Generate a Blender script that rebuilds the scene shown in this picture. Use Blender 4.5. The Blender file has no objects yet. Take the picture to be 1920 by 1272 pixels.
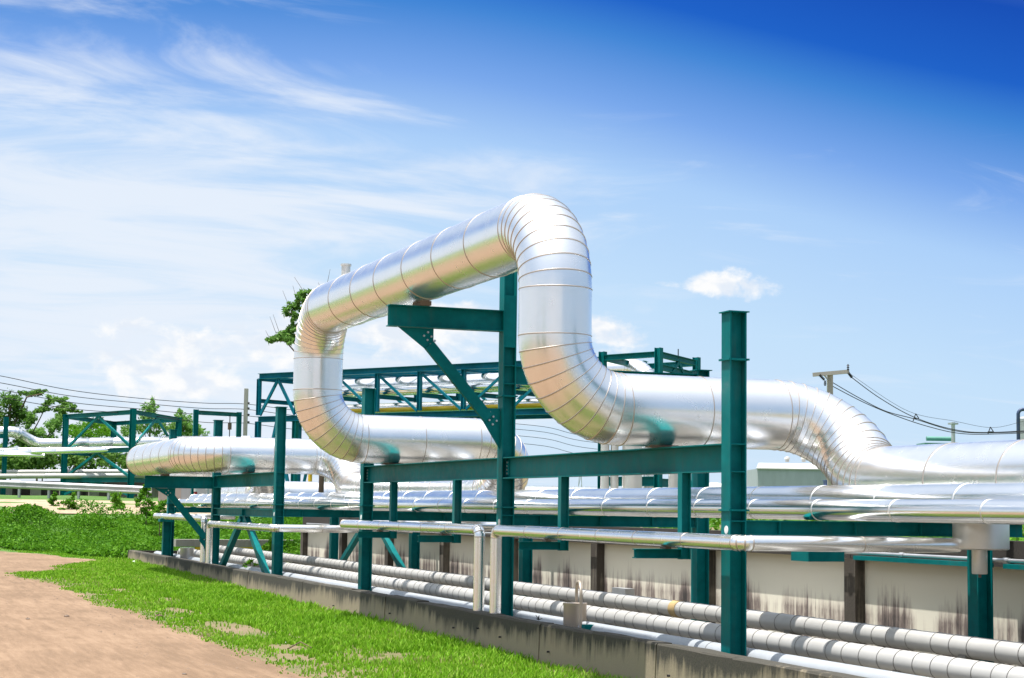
import bpy, math, random
import numpy as np
from mathutils import Vector
random.seed(7); rng = np.random.default_rng(7)
C = bpy.context.scene.collection
R = math.radians
# ------------------------------------------------------------------ frame of reference
# x: across the pipe rack, y: along the rack (away), z up. Ground is near z = 0, the eye stands EYE above it.
EYE = 1.9
FOC = 3300.0
FW = Vector((0.351968, 0.931126, 0.095671)); FW.normalize()
YAW, PITCH, ROLL = R(20.71), R(5.49), R(0.77)
FW = Vector((math.sin(YAW)*math.cos(PITCH), math.cos(YAW)*math.cos(PITCH), math.sin(PITCH)))
RT0 = Vector((math.cos(YAW), -math.sin(YAW), 0)); UP0 = RT0.cross(FW)
RT = RT0*math.cos(ROLL) + UP0*math.sin(ROLL); UP = UP0*math.cos(ROLL) - RT0*math.sin(ROLL)
CAM = Vector((0, 0, EYE))
def ray(px, py): return FW + RT*((px-960)/FOC) - UP*((py-636)/FOC)
def at(px, py, d): return CAM + ray(px, py)*d               # a point d metres in front of the eye
def atX(px, py, X): v = ray(px, py); return CAM + v*(X/v.x)
def atY(px, py, Y): v = ray(px, py); return CAM + v*(Y/v.y)
def zz(z): return z + EYE                                     # heights were surveyed from eye level

# ------------------------------------------------------------------ materials
def srgb(r, g, b):
    f = lambda c: (c/255/12.92) if c/255 <= .04045 else ((c/255+.055)/1.055)**2.4
    return (f(r), f(g), f(b), 1)
def newmat(name):
    m = bpy.data.materials.new(name); m.use_nodes = True
    nt = m.node_tree; return m, nt, nt.nodes['Principled BSDF']
def N(nt, t, **kw):
    n = nt.nodes.new(t)
    for k, v in kw.items(): setattr(n, k, v)
    return n
def L(nt, a, b): nt.links.new(a, b)
def coords(nt, scale=(1, 1, 1)):
    tc = N(nt, 'ShaderNodeTexCoord'); mp = N(nt, 'ShaderNodeMapping'); mp.inputs['Scale'].default_value = scale
    ge = N(nt, 'ShaderNodeNewGeometry'); L(nt, ge.outputs['Position'], mp.inputs['Vector']); return mp.outputs['Vector']
def noise(nt, vec, scale, detail=4, rough=.55, dist=0):
    n = N(nt, 'ShaderNodeTexNoise'); n.inputs['Scale'].default_value = scale; n.inputs['Detail'].default_value = detail
    n.inputs['Roughness'].default_value = rough; n.inputs['Distortion'].default_value = dist; L(nt, vec, n.inputs['Vector']); return n.outputs['Fac']
def ramp(nt, fac, stops, interp='LINEAR'):
    r = N(nt, 'ShaderNodeValToRGB'); r.color_ramp.interpolation = interp; e = r.color_ramp.elements
    while len(e) < len(stops): e.new(.5)
    for el, (p, c) in zip(e, stops):
        el.position = p; el.color = c if len(c) == 4 else (*c, 1)
    L(nt, fac, r.inputs['Fac']); return r.outputs['Color']
def mixc(nt, fac, a, b, mode='MIX'):
    m = N(nt, 'ShaderNodeMix', data_type='RGBA', blend_type=mode)
    for s, v in ((m.inputs[0], fac), (m.inputs[6], a), (m.inputs[7], b)):
        if hasattr(v, 'links') or isinstance(v, bpy.types.NodeSocket): L(nt, v, s)
        else: s.default_value = v
    return m.outputs[2]
def mth(nt, op, a, b=None, clamp=False):
    m = N(nt, 'ShaderNodeMath', operation=op, use_clamp=clamp)
    for s, v in zip(m.inputs, (a, b)):
        if v is None: continue
        if isinstance(v, bpy.types.NodeSocket): L(nt, v, s)
        else: s.default_value = v
    return m.outputs[0]
def bump(nt, b, h, strength, dist=.01):
    n = N(nt, 'ShaderNodeBump'); n.inputs['Strength'].default_value = strength; n.inputs['Distance'].default_value = dist
    L(nt, h, n.inputs['Height']); L(nt, n.outputs['Normal'], b.inputs['Normal'])

def metal(name, base, rough, metallic=1.0, dirt=.25):
    m, nt, b = newmat(name); v = coords(nt)
    big = noise(nt, v, 1.3, 5); fine = noise(nt, v, 5, 3)
    c1 = tuple(x*(1-dirt) for x in base)
    L(nt, ramp(nt, big, [(.3, c1), (.62, base)]), b.inputs['Base Color'])
    b.inputs['Metallic'].default_value = metallic
    r = N(nt, 'ShaderNodeMapRange'); r.inputs['To Min'].default_value = rough*.75; r.inputs['To Max'].default_value = rough*1.35
    L(nt, fine, r.inputs['Value']); L(nt, r.outputs['Result'], b.inputs['Roughness'])
    dent = noise(nt, v, 1.6, 1)
    bump(nt, b, dent, .05, .03)
    return m
M = {}
M['aluminium'] = metal('aluminium_cladding', (.94, .93, .92), .24, .95, .05)
M['seam'] = metal('shaded_seam_overlap', (.56, .49, .43), .42, .9, .15)  # darker than the cladding: the shadow gap of the lap is in the colour
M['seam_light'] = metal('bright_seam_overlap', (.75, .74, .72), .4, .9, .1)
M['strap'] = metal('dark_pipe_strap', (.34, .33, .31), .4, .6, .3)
M['bright_pipe'] = metal('smooth_aluminium_cladding', (.90, .90, .90), .20, 1, .06)
M['dull_metal'] = metal('weathered_aluminium', (.72, .70, .66), .38, .75, .18)
M['galv'] = metal('galvanised_steel', (.55, .56, .57), .42, .8, .25)
def steel(name, col):
    m, nt, b = newmat(name); v = coords(nt); vs = coords(nt, (1, 1, .12))
    n1 = noise(nt, v, .9, 5, .6); n2 = noise(nt, v, 8, 5, .65); n3 = noise(nt, vs, 6, 5, .7); n4 = noise(nt, v, 28, 4, .7)
    f = mth(nt, 'ADD', mth(nt, 'MULTIPLY', n1, .65), mth(nt, 'MULTIPLY', n2, .35))
    c = ramp(nt, f, [(.36, tuple(x*.72 for x in col)), (.5, col), (.66, tuple(min(1, x*1.25+.006) for x in col))])
    c = mixc(nt, mth(nt, 'MULTIPLY', ramp(nt, mth(nt, 'ADD', mth(nt, 'MULTIPLY', n3, .6), mth(nt, 'MULTIPLY', n1, .4)), [(.54, (0, 0, 0)), (.68, (1, 1, 1))]), .38), c, (.085, .12, .085, 1))
    c = mixc(nt, ramp(nt, n4, [(.70, (0, 0, 0)), (.76, (.8, .8, .8))]), c, (.10, .05, .025, 1))
    L(nt, c, b.inputs['Base Color']); b.inputs['Specular IOR Level'].default_value = .08
    L(nt, ramp(nt, n2, [(.3, (.36,)*3), (.7, (.58,)*3)]), b.inputs['Roughness']); bump(nt, b, n2, .08, .005); return m
def paint(name, col, fade=.25, rough=.38, spec=.5):
    m, nt, b = newmat(name); v = coords(nt); b.inputs['Specular IOR Level'].default_value = spec
    n1 = noise(nt, v, 1.1, 5, .6); n2 = noise(nt, v, 9, 5, .65)
    c2 = tuple(min(1, x*(1+fade)+.008) for x in col); c1 = tuple(x*(1-fade) for x in col)
    f = mth(nt, 'ADD', mth(nt, 'MULTIPLY', n1, .7), mth(nt, 'MULTIPLY', n2, .3))
    L(nt, ramp(nt, f, [(.35, c1), (.65, c2)]), b.inputs['Base Color'])
    L(nt, ramp(nt, n2, [(.3, (rough*.8,)*3), (.7, (rough*1.3,)*3)]), b.inputs['Roughness'])
    bump(nt, b, n2, .08, .005); return m
M['teal'] = steel('teal_paint', (.0008, .175, .178))
M['teal_far'] = steel('blue_teal_paint', (.002, .165, .235))
M['yellow'] = paint('yellow_paint', (.75, .50, .01), .12)
M['blue'] = paint('blue_paint', (.01, .05, .35), .15)
M['dark'] = paint('dark_rubber', (.02, .02, .025), .3, .6)
M['brown'] = paint('rusty_brown', (.17, .12, .09), .4, .7)
M['white'] = paint('white_paint', (.78, .78, .76), .06, .45)
M['red'] = paint('red_paint', (.5, .03, .02), .2, .45)
M['gravel'] = paint('grit', (.22, .15, .10), .5, .9)
M['pale_green'] = paint('pale_green_paint', (.10, .30, .24), .15, .5)
M['navy'] = paint('navy_paint', (.03, .06, .14), .2, .5)
M['concrete_pole'] = paint('pole_concrete', (.42, .40, .35), .12, .8)
M['bark'] = paint('bark', (.16, .11, .07), .35, .9)
M['twig'] = paint('dry_twig', (.14, .09, .05), .35, .9)
M['hut'] = paint('hut_render', (.50, .44, .40), .06, .85)
M['tan_metal'] = metal('tan_stained_steel', (.50, .42, .34), .45, .6, .25)
M['debris'] = paint('grey_debris', (.45, .43, .4), .2, .8)

def mat_trench_pipe():
    m, nt, b = newmat('grey_wrapped_pipe'); v = coords(nt)
    big = noise(nt, v, .9, 5, .6); fine = noise(nt, v, 11, 5, .65)
    c = ramp(nt, big, [(.3, (.50, .49, .465)), (.6, (.62, .605, .575)), (.8, (.66, .62, .53))])
    c = mixc(nt, mth(nt, 'MULTIPLY', fine, .35), c, (.52, .50, .47, 1))
    L(nt, c, b.inputs['Base Color']); b.inputs['Roughness'].default_value = .5; b.inputs['Metallic'].default_value = .25
    bump(nt, b, fine, .12, .006); return m
M['trench_pipe'] = mat_trench_pipe()
M['trench_smooth'] = paint('pale_blue_grey_coating', (.40, .425, .45), .06, .4)

def mat_concrete(name, base, stain, top=None, streak=1.0, lo=.42, hi=.62):
    m, nt, b = newmat(name)
    v = coords(nt); vs = coords(nt, (1, 1, .1)); vs2 = coords(nt, (1, 1, .05))
    s1 = noise(nt, vs, 7, 6, .65); s2 = noise(nt, v, 1.1, 5, .6); s3 = noise(nt, vs2, 20, 4, .6); g = noise(nt, v, 40, 4, .6)
    oi = N(nt, 'ShaderNodeObjectInfo')
    f = mth(nt, 'ADD', mth(nt, 'MULTIPLY', s1, .40), mth(nt, 'ADD', mth(nt, 'MULTIPLY', s2, .45), mth(nt, 'MULTIPLY', s3, .2)))
    f = mth(nt, 'ADD', f, mth(nt, 'MULTIPLY', mth(nt, 'SUBTRACT', oi.outputs['Random'], .6), .11))
    if top:                                   # weather streaks run down from the top edge
        sep = N(nt, 'ShaderNodeSeparateXYZ'); ge = N(nt, 'ShaderNodeNewGeometry'); L(nt, ge.outputs['Position'], sep.inputs[0])
        mr = N(nt, 'ShaderNodeMapRange'); mr.inputs['From Min'].default_value = top[0]; mr.inputs['From Max'].default_value = top[1]
        mr.inputs['To Min'].default_value = -.16; mr.inputs['To Max'].default_value = .10; L(nt, sep.outputs['Z'], mr.inputs['Value'])
        f = mth(nt, 'ADD', f, mth(nt, 'MULTIPLY', mr.outputs['Result'], streak))
    c = ramp(nt, f, [(lo, base), ((lo+hi)/2, tuple((x*2+y)/3 for x, y in zip(base, stain))), (hi, stain)])
    c = mixc(nt, mth(nt, 'MULTIPLY', g, .3), c, tuple(x*.6 for x in base)+(1,))
    L(nt, c, b.inputs['Base Color']); b.inputs['Roughness'].default_value = .9
    bump(nt, b, mth(nt, 'ADD', g, s3), .35, .01); return m
M['curb'] = mat_concrete('weathered_curb_concrete', (.37, .305, .205), (.028, .028, .023), (zz(-1.80), zz(-1.38)), 1.4, .37, .54)
M['coping'] = mat_concrete('blackened_concrete', (.30, .27, .22), (.025, .02, .018), None, 1, .28, .44)
M['post_concrete'] = mat_concrete('stained_post_concrete', (.30, .26, .2), (.05, .04, .03), None, 1, .35, .55)
M['floor_concrete'] = mat_concrete('trench_floor_concrete', (.30, .28, .24), (.16, .15, .12), None, 1, .4, .65)
M['pale_concrete'] = mat_concrete('pale_concrete', (.46, .43, .38), (.22, .19, .16), None, 1, .42, .68)

def mat_panel():
    m, nt, b = newmat('cream_wall_panel')
    v = coords(nt); vs = coords(nt, (1, 1, .07)); g = noise(nt, v, 30, 4)
    s = noise(nt, vs, 11, 7, .75); p = noise(nt, v, 1.1, 5, .65)
    sep = N(nt, 'ShaderNodeSeparateXYZ'); ge = N(nt, 'ShaderNodeNewGeometry'); L(nt, ge.outputs['Position'], sep.inputs[0])
    low = N(nt, 'ShaderNodeMapRange'); low.inputs['From Min'].default_value = zz(-.62); low.inputs['From Max'].default_value = zz(-1.25)
    low.inputs['To Min'].default_value = -.24; low.inputs['To Max'].default_value = .09; L(nt, sep.outputs['Z'], low.inputs['Value'])
    v1 = coords(nt, (0, 1, .02)); gate = noise(nt, v1, 1.1, 5, .6); thin = noise(nt, coords(nt, (1, 1, .03)), 26, 4, .6)
    f = mth(nt, 'ADD', mth(nt, 'ADD', mth(nt, 'MULTIPLY', s, .34), mth(nt, 'MULTIPLY', noise(nt, coords(nt, (1, 1, .35)), 4.5, 7, .7), .28)), mth(nt, 'ADD', mth(nt, 'MULTIPLY', thin, .14), mth(nt, 'ADD', low.outputs['Result'], mth(nt, 'MULTIPLY', mth(nt, 'SUBTRACT', gate, .52), .95))))
    f = mth(nt, 'ADD', f, .12)
    c = ramp(nt, f, [(.45, (.98, .93, .77)), (.53, (.74, .67, .56)), (.60, (.27, .215, .19)), (.69, (.05, .042, .04))])
    topy = N(nt, 'ShaderNodeMapRange'); topy.inputs['From Min'].default_value = zz(-.72); topy.inputs['From Max'].default_value = zz(-.56)
    L(nt, sep.outputs['Z'], topy.inputs['Value'])
    c = mixc(nt, mth(nt, 'MULTIPLY', topy.outputs['Result'], .5, True), c, (.50, .40, .16, 1))
    L(nt, c, b.inputs['Base Color']); b.inputs['Roughness'].default_value = .8; bump(nt, b, g, .15, .005); return m
M['panel'] = mat_panel()

def mat_leaf(name, dark, mid, light, trans=.35, dry=None):
    m, nt, b = newmat(name)
    ge = N(nt, 'ShaderNodeNewGeometry'); v = coords(nt); n = noise(nt, v, .9, 3)
    n_b = noise(nt, v, .22, 3)
    f = mth(nt, 'ADD', mth(nt, 'MULTIPLY', ge.outputs['Random Per Island'], .5), mth(nt, 'ADD', mth(nt, 'MULTIPLY', n, .35), mth(nt, 'MULTIPLY', mth(nt, 'SUBTRACT', n_b, .5), .5)))
    f = mth(nt, 'ADD', f, .06)
    c = ramp(nt, f, [(.2, dark), (.48, mid), (.70, light)] + ([(.79, dry)] if dry else []))
    L(nt, c, b.inputs['Base Color']); b.inputs['Roughness'].default_value = .6; b.inputs['Specular IOR Level'].default_value = .15
    t = N(nt, 'ShaderNodeBsdfTranslucent'); L(nt, c, t.inputs['Color'])
    mx = N(nt, 'ShaderNodeMixShader'); mx.inputs[0].default_value = trans
    L(nt, b.outputs[0], mx.inputs[1]); L(nt, t.outputs[0], mx.inputs[2]); L(nt, mx.outputs[0], nt.nodes['Material Output'].inputs[0]); return m
M['grass'] = mat_leaf('grass_blade', (.13, .32, .012), (.25, .56, .022), (.42, .68, .08), .42, (.42, .38, .17))
M['weed'] = mat_leaf('weed_leaf', (.05, .17, .008), (.11, .31, .012), (.19, .42, .03), .4)
M['leaf_dark'] = mat_leaf('dark_leaf', (.06, .16, .025), (.14, .30, .045), (.25, .44, .10), .5)
M['leaf_mid'] = mat_leaf('green_leaf', (.08, .22, .03), (.16, .38, .05), (.27, .50, .12), .5)
M['leaf_pale'] = mat_leaf('pale_leaf', (.10, .24, .04), (.18, .38, .07), (.28, .48, .13), .5)

def mat_ground():
    m, nt, b = newmat('grassy_soil'); v = coords(nt)
    n1 = noise(nt, v, .5, 6, .6); n2 = noise(nt, v, 6, 6, .7)
    f = mth(nt, 'ADD', mth(nt, 'MULTIPLY', n1, .6), mth(nt, 'MULTIPLY', n2, .4))
    c = ramp(nt, f, [(.38, (.23, .165, .095)), (.50, (.19, .15, .07)), (.64, (.10, .14, .03))])
    sep = N(nt, 'ShaderNodeSeparateXYZ'); ge = N(nt, 'ShaderNodeNewGeometry'); L(nt, ge.outputs['Position'], sep.inputs[0])
    fy = N(nt, 'ShaderNodeMapRange'); fy.inputs['From Min'].default_value = 52; fy.inputs['From Max'].default_value = 56; L(nt, sep.outputs['Y'], fy.inputs['Value'])
    c = mixc(nt, fy.outputs['Result'], c, ramp(nt, n2, [(.3, (.05, .12, .012)), (.7, (.10, .22, .02))]))
    L(nt, c, b.inputs['Base Color']); b.inputs['Roughness'].default_value = .95; bump(nt, b, n2, .5, .04); return m
M['ground'] = mat_ground()
def mat_road(name, cs):
    m, nt, b = newmat(name); v = coords(nt); vt = coords(nt, (1.0, .12, 1))
    n1 = noise(nt, v, .35, 5, .6); n2 = noise(nt, vt, 3.5, 6, .65, .6); n3 = noise(nt, v, 22, 5, .7); n4 = noise(nt, vt, 14, 4, .6)
    f = mth(nt, 'ADD', mth(nt, 'MULTIPLY', n1, .4), mth(nt, 'ADD', mth(nt, 'MULTIPLY', n2, .35), mth(nt, 'MULTIPLY', n4, .25)))
    c = ramp(nt, f, [(.42, cs[0]), (.5, cs[1]), (.58, cs[2])])
    sp = noise(nt, v, 55, 3, .8)
    c = mixc(nt, mth(nt, 'MULTIPLY', n3, .25), c, tuple(x*.7 for x in cs[0])+(1,))
    c = mixc(nt, ramp(nt, sp, [(.62, (0, 0, 0)), (.72, (.55, .55, .55))]), c, tuple(x*.45 for x in cs[0])+(1,))
    c = mixc(nt, ramp(nt, sp, [(.28, (.5, .5, .5)), (.38, (0, 0, 0))]), c, tuple(min(1, x*1.5) for x in cs[2])+(1,))
    L(nt, c, b.inputs['Base Color']); b.inputs['Roughness'].default_value = .95
    bump(nt, b, mth(nt, 'ADD', mth(nt, 'MULTIPLY', n2, 1.5), mth(nt, 'MULTIPLY', n3, .5)), .5, .03); return m
M['road'] = mat_road('laterite_sand', ((.20, .122, .066), (.262, .163, .093), (.325, .21, .126)))
M['track'] = mat_road('pale_track_sand', ((.38, .28, .18), (.46, .345, .225), (.52, .40, .27)))
def mat_corrugated(name, col):
    m, nt, b = newmat(name); ge = N(nt, 'ShaderNodeNewGeometry'); v = coords(nt, (1, 1, .2)); n = noise(nt, v, 3, 4)
    L(nt, ramp(nt, n, [(.3, tuple(x*.85 for x in col)), (.7, col)]), b.inputs['Base Color']); b.inputs['Roughness'].default_value = .55; return m
M['sheet'] = mat_corrugated('grey_sheet_cladding', (.50, .53, .57))
M['roof'] = mat_corrugated('pale_roof_sheet', (.66, .64, .60))

# overall albedo trim of every painted, mineral and plant surface (bare metals keep theirs)
TRIM = .76
for k_, m_ in M.items():
    if k_ in ('aluminium', 'bright_pipe', 'dull_metal', 'seam', 'seam_light', 'galv', 'tan_metal'): continue
    for n_ in m_.node_tree.nodes:
        if n_.type == 'VALTORGB':
            for e_ in n_.color_ramp.elements:
                c_ = e_.color
                if not (abs(c_[0]-c_[1]) < 1e-6 and abs(c_[1]-c_[2]) < 1e-6): e_.color = (c_[0]*TRIM, c_[1]*TRIM, c_[2]*TRIM, 1)
        elif n_.type == 'MIX':
            for q_ in (6, 7):
                if not n_.inputs[q_].is_linked: c_ = n_.inputs[q_].default_value; n_.inputs[q_].default_value = (c_[0]*TRIM, c_[1]*TRIM, c_[2]*TRIM, 1)
# ------------------------------------------------------------------ mesh helpers
class MB:
    def __init__(s): s.v = []; s.f = []; s.smooth = []; s.mi = []
    def add(s, vs, fs, smooth=False, mi=0):
        s.mi += list(mi) if hasattr(mi, '__len__') else [mi]*len(fs); o = len(s.v); s.v += [tuple(p) for p in vs]; s.f += [tuple(i+o for i in f) for f in fs]; s.smooth += [smooth]*len(fs); return s
    def box(s, c, size, ax=None):
        c = Vector(c); ax = ax or (Vector((1, 0, 0)), Vector((0, 1, 0)), Vector((0, 0, 1)))
        h = [x/2 for x in size]; vs = []
        for i in (-1, 1):
            for j in (-1, 1):
                for k in (-1, 1): vs.append(c + ax[0]*h[0]*i + ax[1]*h[1]*j + ax[2]*h[2]*k)
        return s.add(vs, [(0, 1, 3, 2), (4, 6, 7, 5), (0, 4, 5, 1), (2, 3, 7, 6), (0, 2, 6, 4), (1, 5, 7, 3)])
    def bar(s, p0, p1, w, h, up=(0, 0, 1)):
        p0 = Vector(p0); p1 = Vector(p1); d = (p1-p0); l = d.length; d.normalize(); up = Vector(up)
        sd = d.cross(up)
        if sd.length < 1e-4: sd = d.cross(Vector((1, 0, 0)))
        sd.normalize(); u = sd.cross(d)
        return s.box((p0+p1)/2, (l, w, h), (d, sd, u))
    def hsec(s, p0, p1, fl, h, b, tf=.016, tw=.011):
        """I-section from p0 to p1; fl = direction of the flange normals, h = depth along fl, b = flange width"""
        p0 = Vector(p0); p1 = Vector(p1); fl = Vector(fl).normalized()
        for sg in (-1, 1):
            o = fl*(sg*(h-tf)/2); s.bar(p0+o, p1+o, b, tf, fl)
        d = (p1-p0).normalized(); s.bar(p0, p1, tw, h-2*tf, fl); return s
    def tube(s, p0, p1, r0, r1=None, n=12, caps=True):
        p0 = Vector(p0); p1 = Vector(p1); r1 = r0 if r1 is None else r1; d = (p1-p0).normalized()
        a = d.orthogonal().normalized(); b = d.cross(a); vs = []
        for p, r in ((p0, r0), (p1, r1)):
            for i in range(n):
                t = 2*math.pi*i/n; vs.append(p + a*math.cos(t)*r + b*math.sin(t)*r)
        s.add(vs, [(i, (i+1) % n, n+(i+1) % n, n+i) for i in range(n)], True)
        if caps: s.add(vs, [tuple(range(n-1, -1, -1)), tuple(range(n, 2*n))])
        return s
    def lathe(s, c, prof, n=24, axis=(0, 0, 1)):
        c = Vector(c); d = Vector(axis).normalized(); a = d.orthogonal().normalized(); b = d.cross(a); vs = []
        for r, z in prof:
            for i in range(n):
                t = 2*math.pi*i/n; vs.append(c + d*z + (a*math.cos(t)+b*math.sin(t))*r)
        fs = [(j*n+i, j*n+(i+1) % n, (j+1)*n+(i+1) % n, (j+1)*n+i) for j in range(len(prof)-1) for i in range(n)]
        return s.add(vs, fs, True)
    def prism(s, pts, off):
        off = Vector(off); pts = [Vector(p) for p in pts]; n = len(pts)
        vs = [p-off/2 for p in pts] + [p+off/2 for p in pts]
        return s.add(vs, [tuple(range(n-1, -1, -1)), tuple(range(n, 2*n))] + [(i, (i+1) % n, n+(i+1) % n, n+i) for i in range(n)])
    def poly(s, pts): return s.add(pts, [tuple(range(len(pts)))])
BASE = {}
def finish(name, me, mat, parent, origin):
    o = bpy.data.objects.new(name, me); C.objects.link(o)
    for x in (mat if isinstance(mat, tuple) else (mat,)): me.materials.append(M[x] if isinstance(x, str) else x)
    if parent is not None:
        o.parent = parent; o.location = origin - BASE[parent.name]
    else: o.location = origin
    BASE[o.name] = origin; return o
def build(name, mb, mat, parent=None, origin=None, sharp=32):
    if origin is None: origin = BASE[parent.name] if parent is not None else Vector(((min(v[0] for v in mb.v)+max(v[0] for v in mb.v))/2, (min(v[1] for v in mb.v)+max(v[1] for v in mb.v))/2, min(v[2] for v in mb.v)))
    origin = Vector(origin)
    me = bpy.data.meshes.new(name); me.from_pydata([tuple(Vector(v)-origin) for v in mb.v], [], mb.f)
    me.polygons.foreach_set('use_smooth', mb.smooth)
    if any(mb.mi) and isinstance(mat, tuple): me.polygons.foreach_set('material_index', mb.mi)
    me.update()
    if any(mb.smooth): me.set_sharp_from_angle(angle=R(sharp))
    return finish(name, me, mat, parent, origin)
def empty(name, loc):
    o = bpy.data.objects.new(name, None); C.objects.link(o); o.location = loc; o.empty_display_size = .2; BASE[o.name] = Vector(loc); return o
def tag(o, label=None, cat=None, group=None, kind=None):
    for k, v in (('label', label), ('category', cat), ('group', group), ('kind', kind)):
        if v: o[k] = v
    return o
def thing(name, loc, label, cat, group=None): return tag(empty(name, loc), label, cat, group)

# ---- pipes: a path of corners with bends, clad in sheets whose lapped seams stand proud
class Path:
    def __init__(s, pts, rad):
        pts = [Vector(p) for p in pts]; s.seg = []; cur = pts[0]; s.len = 0
        rads = rad if isinstance(rad, (list, tuple)) else [rad]*(len(pts)-2)
        for i in range(1, len(pts)-1):
            a = (pts[i]-pts[i-1]).normalized(); b = (pts[i+1]-pts[i]).normalized(); ang = a.angle(b)
            if ang < 1e-3: continue
            r = rads[i-1]; t = r*math.tan(ang/2); p = pts[i]-a*t
            s._line(cur, p); nrm = (b - a*a.dot(b)).normalized()
            s.seg.append(('arc', s.len, r*ang, p+nrm*r, -nrm, a, r, ang)); s.len += r*ang; cur = pts[i]+b*t
        s._line(cur, pts[-1])
    def _line(s, a, b):
        l = (b-a).length
        if l > 1e-5: s.seg.append(('line', s.len, l, a, (b-a).normalized())); s.len += l
    def ev(s, t):
        for g in s.seg:
            if t <= g[1]+g[2]+1e-9: break
        u = min(max(t-g[1], 0), g[2])
        if g[0] == 'line': return g[3]+g[4]*u, g[4]
        th = u/g[6]; return g[3]+(g[4]*math.cos(th)+g[5]*math.sin(th))*g[6], (g[5]*math.cos(th)-g[4]*math.sin(th))
def pipe_mesh(mb, path, r, n=40, step=1.2, gore=9, bead=.006, bw=.011, caps=True, jit=.06):
    st = []; seams = []
    for g in path.seg:
        if g[0] == 'line':
            st += [g[1]+.001, g[1]+g[2]-.001]
            k = max(1, round(g[2]/step)) if step else 0
            if k: seams += [g[1]+g[2]*(i+random.uniform(-jit, jit))/k for i in range(1, k)]
            m = int(g[2]/1.5); st += [g[1]+g[2]*i/(m+1) for i in range(1, m+1)]
        else:
            k = max(2, round(math.degrees(g[7])/gore)) if gore else 0
            if k: seams += [g[1]+g[2]*i/k for i in range(0, k+1)]
            m = max(4, round(math.degrees(g[7])/4.5)); st += [g[1]+g[2]*i/m for i in range(m+1)]
    seams = [x for x in sorted(seams) if .05 < x < path.len-.05]
    st = [x for x in st if all(abs(x-q) > bw*1.6 for q in seams)]
    allst = [(x, r) for x in st]
    allst = [(x, r, 0) for x, _ in allst]
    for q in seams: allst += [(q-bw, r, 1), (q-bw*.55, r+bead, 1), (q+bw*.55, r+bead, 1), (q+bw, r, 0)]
    allst += [(0, r, 0), (path.len, r, 0)]; allst.sort()
    out = []
    for x, rr, k in allst:
        if out and x-out[-1][0] < 1e-4: continue
        out.append((x, rr, k))
    p, t = path.ev(0); a = t.orthogonal().normalized(); vs = []; pt = t
    for x, rr, k in out:
        p, t = path.ev(x); q = pt.rotation_difference(t); a = q @ a; a = (a - t*a.dot(t)).normalized(); b = t.cross(a); pt = t
        for i in range(n):
            th = 2*math.pi*i/n; vs.append(p+(a*math.cos(th)+b*math.sin(th))*rr)
    m = len(out)
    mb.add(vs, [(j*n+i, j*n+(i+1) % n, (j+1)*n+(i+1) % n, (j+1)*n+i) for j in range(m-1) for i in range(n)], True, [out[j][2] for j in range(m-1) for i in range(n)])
    if caps: mb.add(vs[:n], [tuple(range(n-1, -1, -1))]); mb.add(vs[-n:], [tuple(range(n))])
    return mb
def fastmesh(name, V, F, mat, parent=None, origin=(0, 0, 0), smooth=False):
    origin = Vector(origin); V = np.asarray(V, np.float32) - np.array(origin, np.float32); F = np.asarray(F, np.int32); k = F.shape[1]
    me = bpy.data.meshes.new(name); me.vertices.add(len(V)); me.vertices.foreach_set('co', V.ravel())
    me.loops.add(F.size); me.loops.foreach_set('vertex_index', F.ravel()); me.polygons.add(len(F))
    me.polygons.foreach_set('loop_start', np.arange(0, F.size, k, dtype=np.int32)); me.update(calc_edges=True); me.validate()
    return finish(name, me, mat, parent, origin)

# ------------------------------------------------------------------ terrain
def sstep(a, b, x): t = np.clip((x-a)/(b-a), 0, 1); return t*t*(3-2*t)
def gz(x, y):                                   # ground height (world z)
    x = np.asarray(x, float); y = np.asarray(y, float)
    flat = -1.92+.006*(y-16)
    flat = np.where(y > 58, -1.92+.006*42, np.where(y < -20, -1.92+.006*(-36), flat))
    bank = sstep(60, 77, y)*1.62 + sstep(77, 90, y)*.35 - sstep(110, 180, y)*1.6
    z = flat + bank
    right = -.45 - sstep(150, 400, x)*.5
    wd = 8*sstep(46.9, 49.5, y)
    wr = sstep(12.05, 12.15+wd, x)*(1-sstep(60, 76, y)) + sstep(14, 40, x)*sstep(60, 76, y)
    z = z*(1-wr) + right*wr
    return z + EYE
YEND = 53.6
xs = np.unique(np.round(np.concatenate([np.linspace(-3000, -60, 12), np.linspace(-50, -6, 23), np.arange(-5, 8.0, .5), [8.0, 8.2, 8.25, 8.6, 9.5, 10.5, 11.5, 12.04, 12.09, 12.16], np.arange(12.5, 30, 1.0), np.linspace(32, 120, 20), np.linspace(150, 3000, 12)]), 3))
ys = np.unique(np.round(np.concatenate([np.linspace(-3000, -60, 10), np.arange(-50, 8, 4.0), np.arange(8, 53, .75), [YEND-.06, YEND], np.arange(54, 100, .75), np.linspace(102, 200, 25), np.linspace(230, 4000, 14)]), 3))
X, Y = np.meshgrid(xs, ys); Z = gz(X, Y)
inside = (X > 8.22) & (X < 12.1) & (Y > -45) & (Y < YEND-.01)
Z = np.where(inside, zz(-2.2), Z)
Z += np.where((X > 12.2) | (Y > 60) | (X < -8), (np.sin(X*1.3)+np.cos(Y*.9))*.02, 0)
nx, ny = len(xs), len(ys); I = np.arange(nx*ny).reshape(ny, nx)
F = np.stack([I[:-1, :-1].ravel(), I[:-1, 1:].ravel(), I[1:, 1:].ravel(), I[1:, :-1].ravel()], 1)
tag(fastmesh('ground', np.stack([X.ravel(), Y.ravel(), Z.ravel()], 1), F, 'ground'), kind='structure')
tag(build('trench_floor', MB().box((10.2, 4.3, zz(-1.86)), (3.8, 98.4, .08)), 'floor_concrete'), kind='structure')

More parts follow.
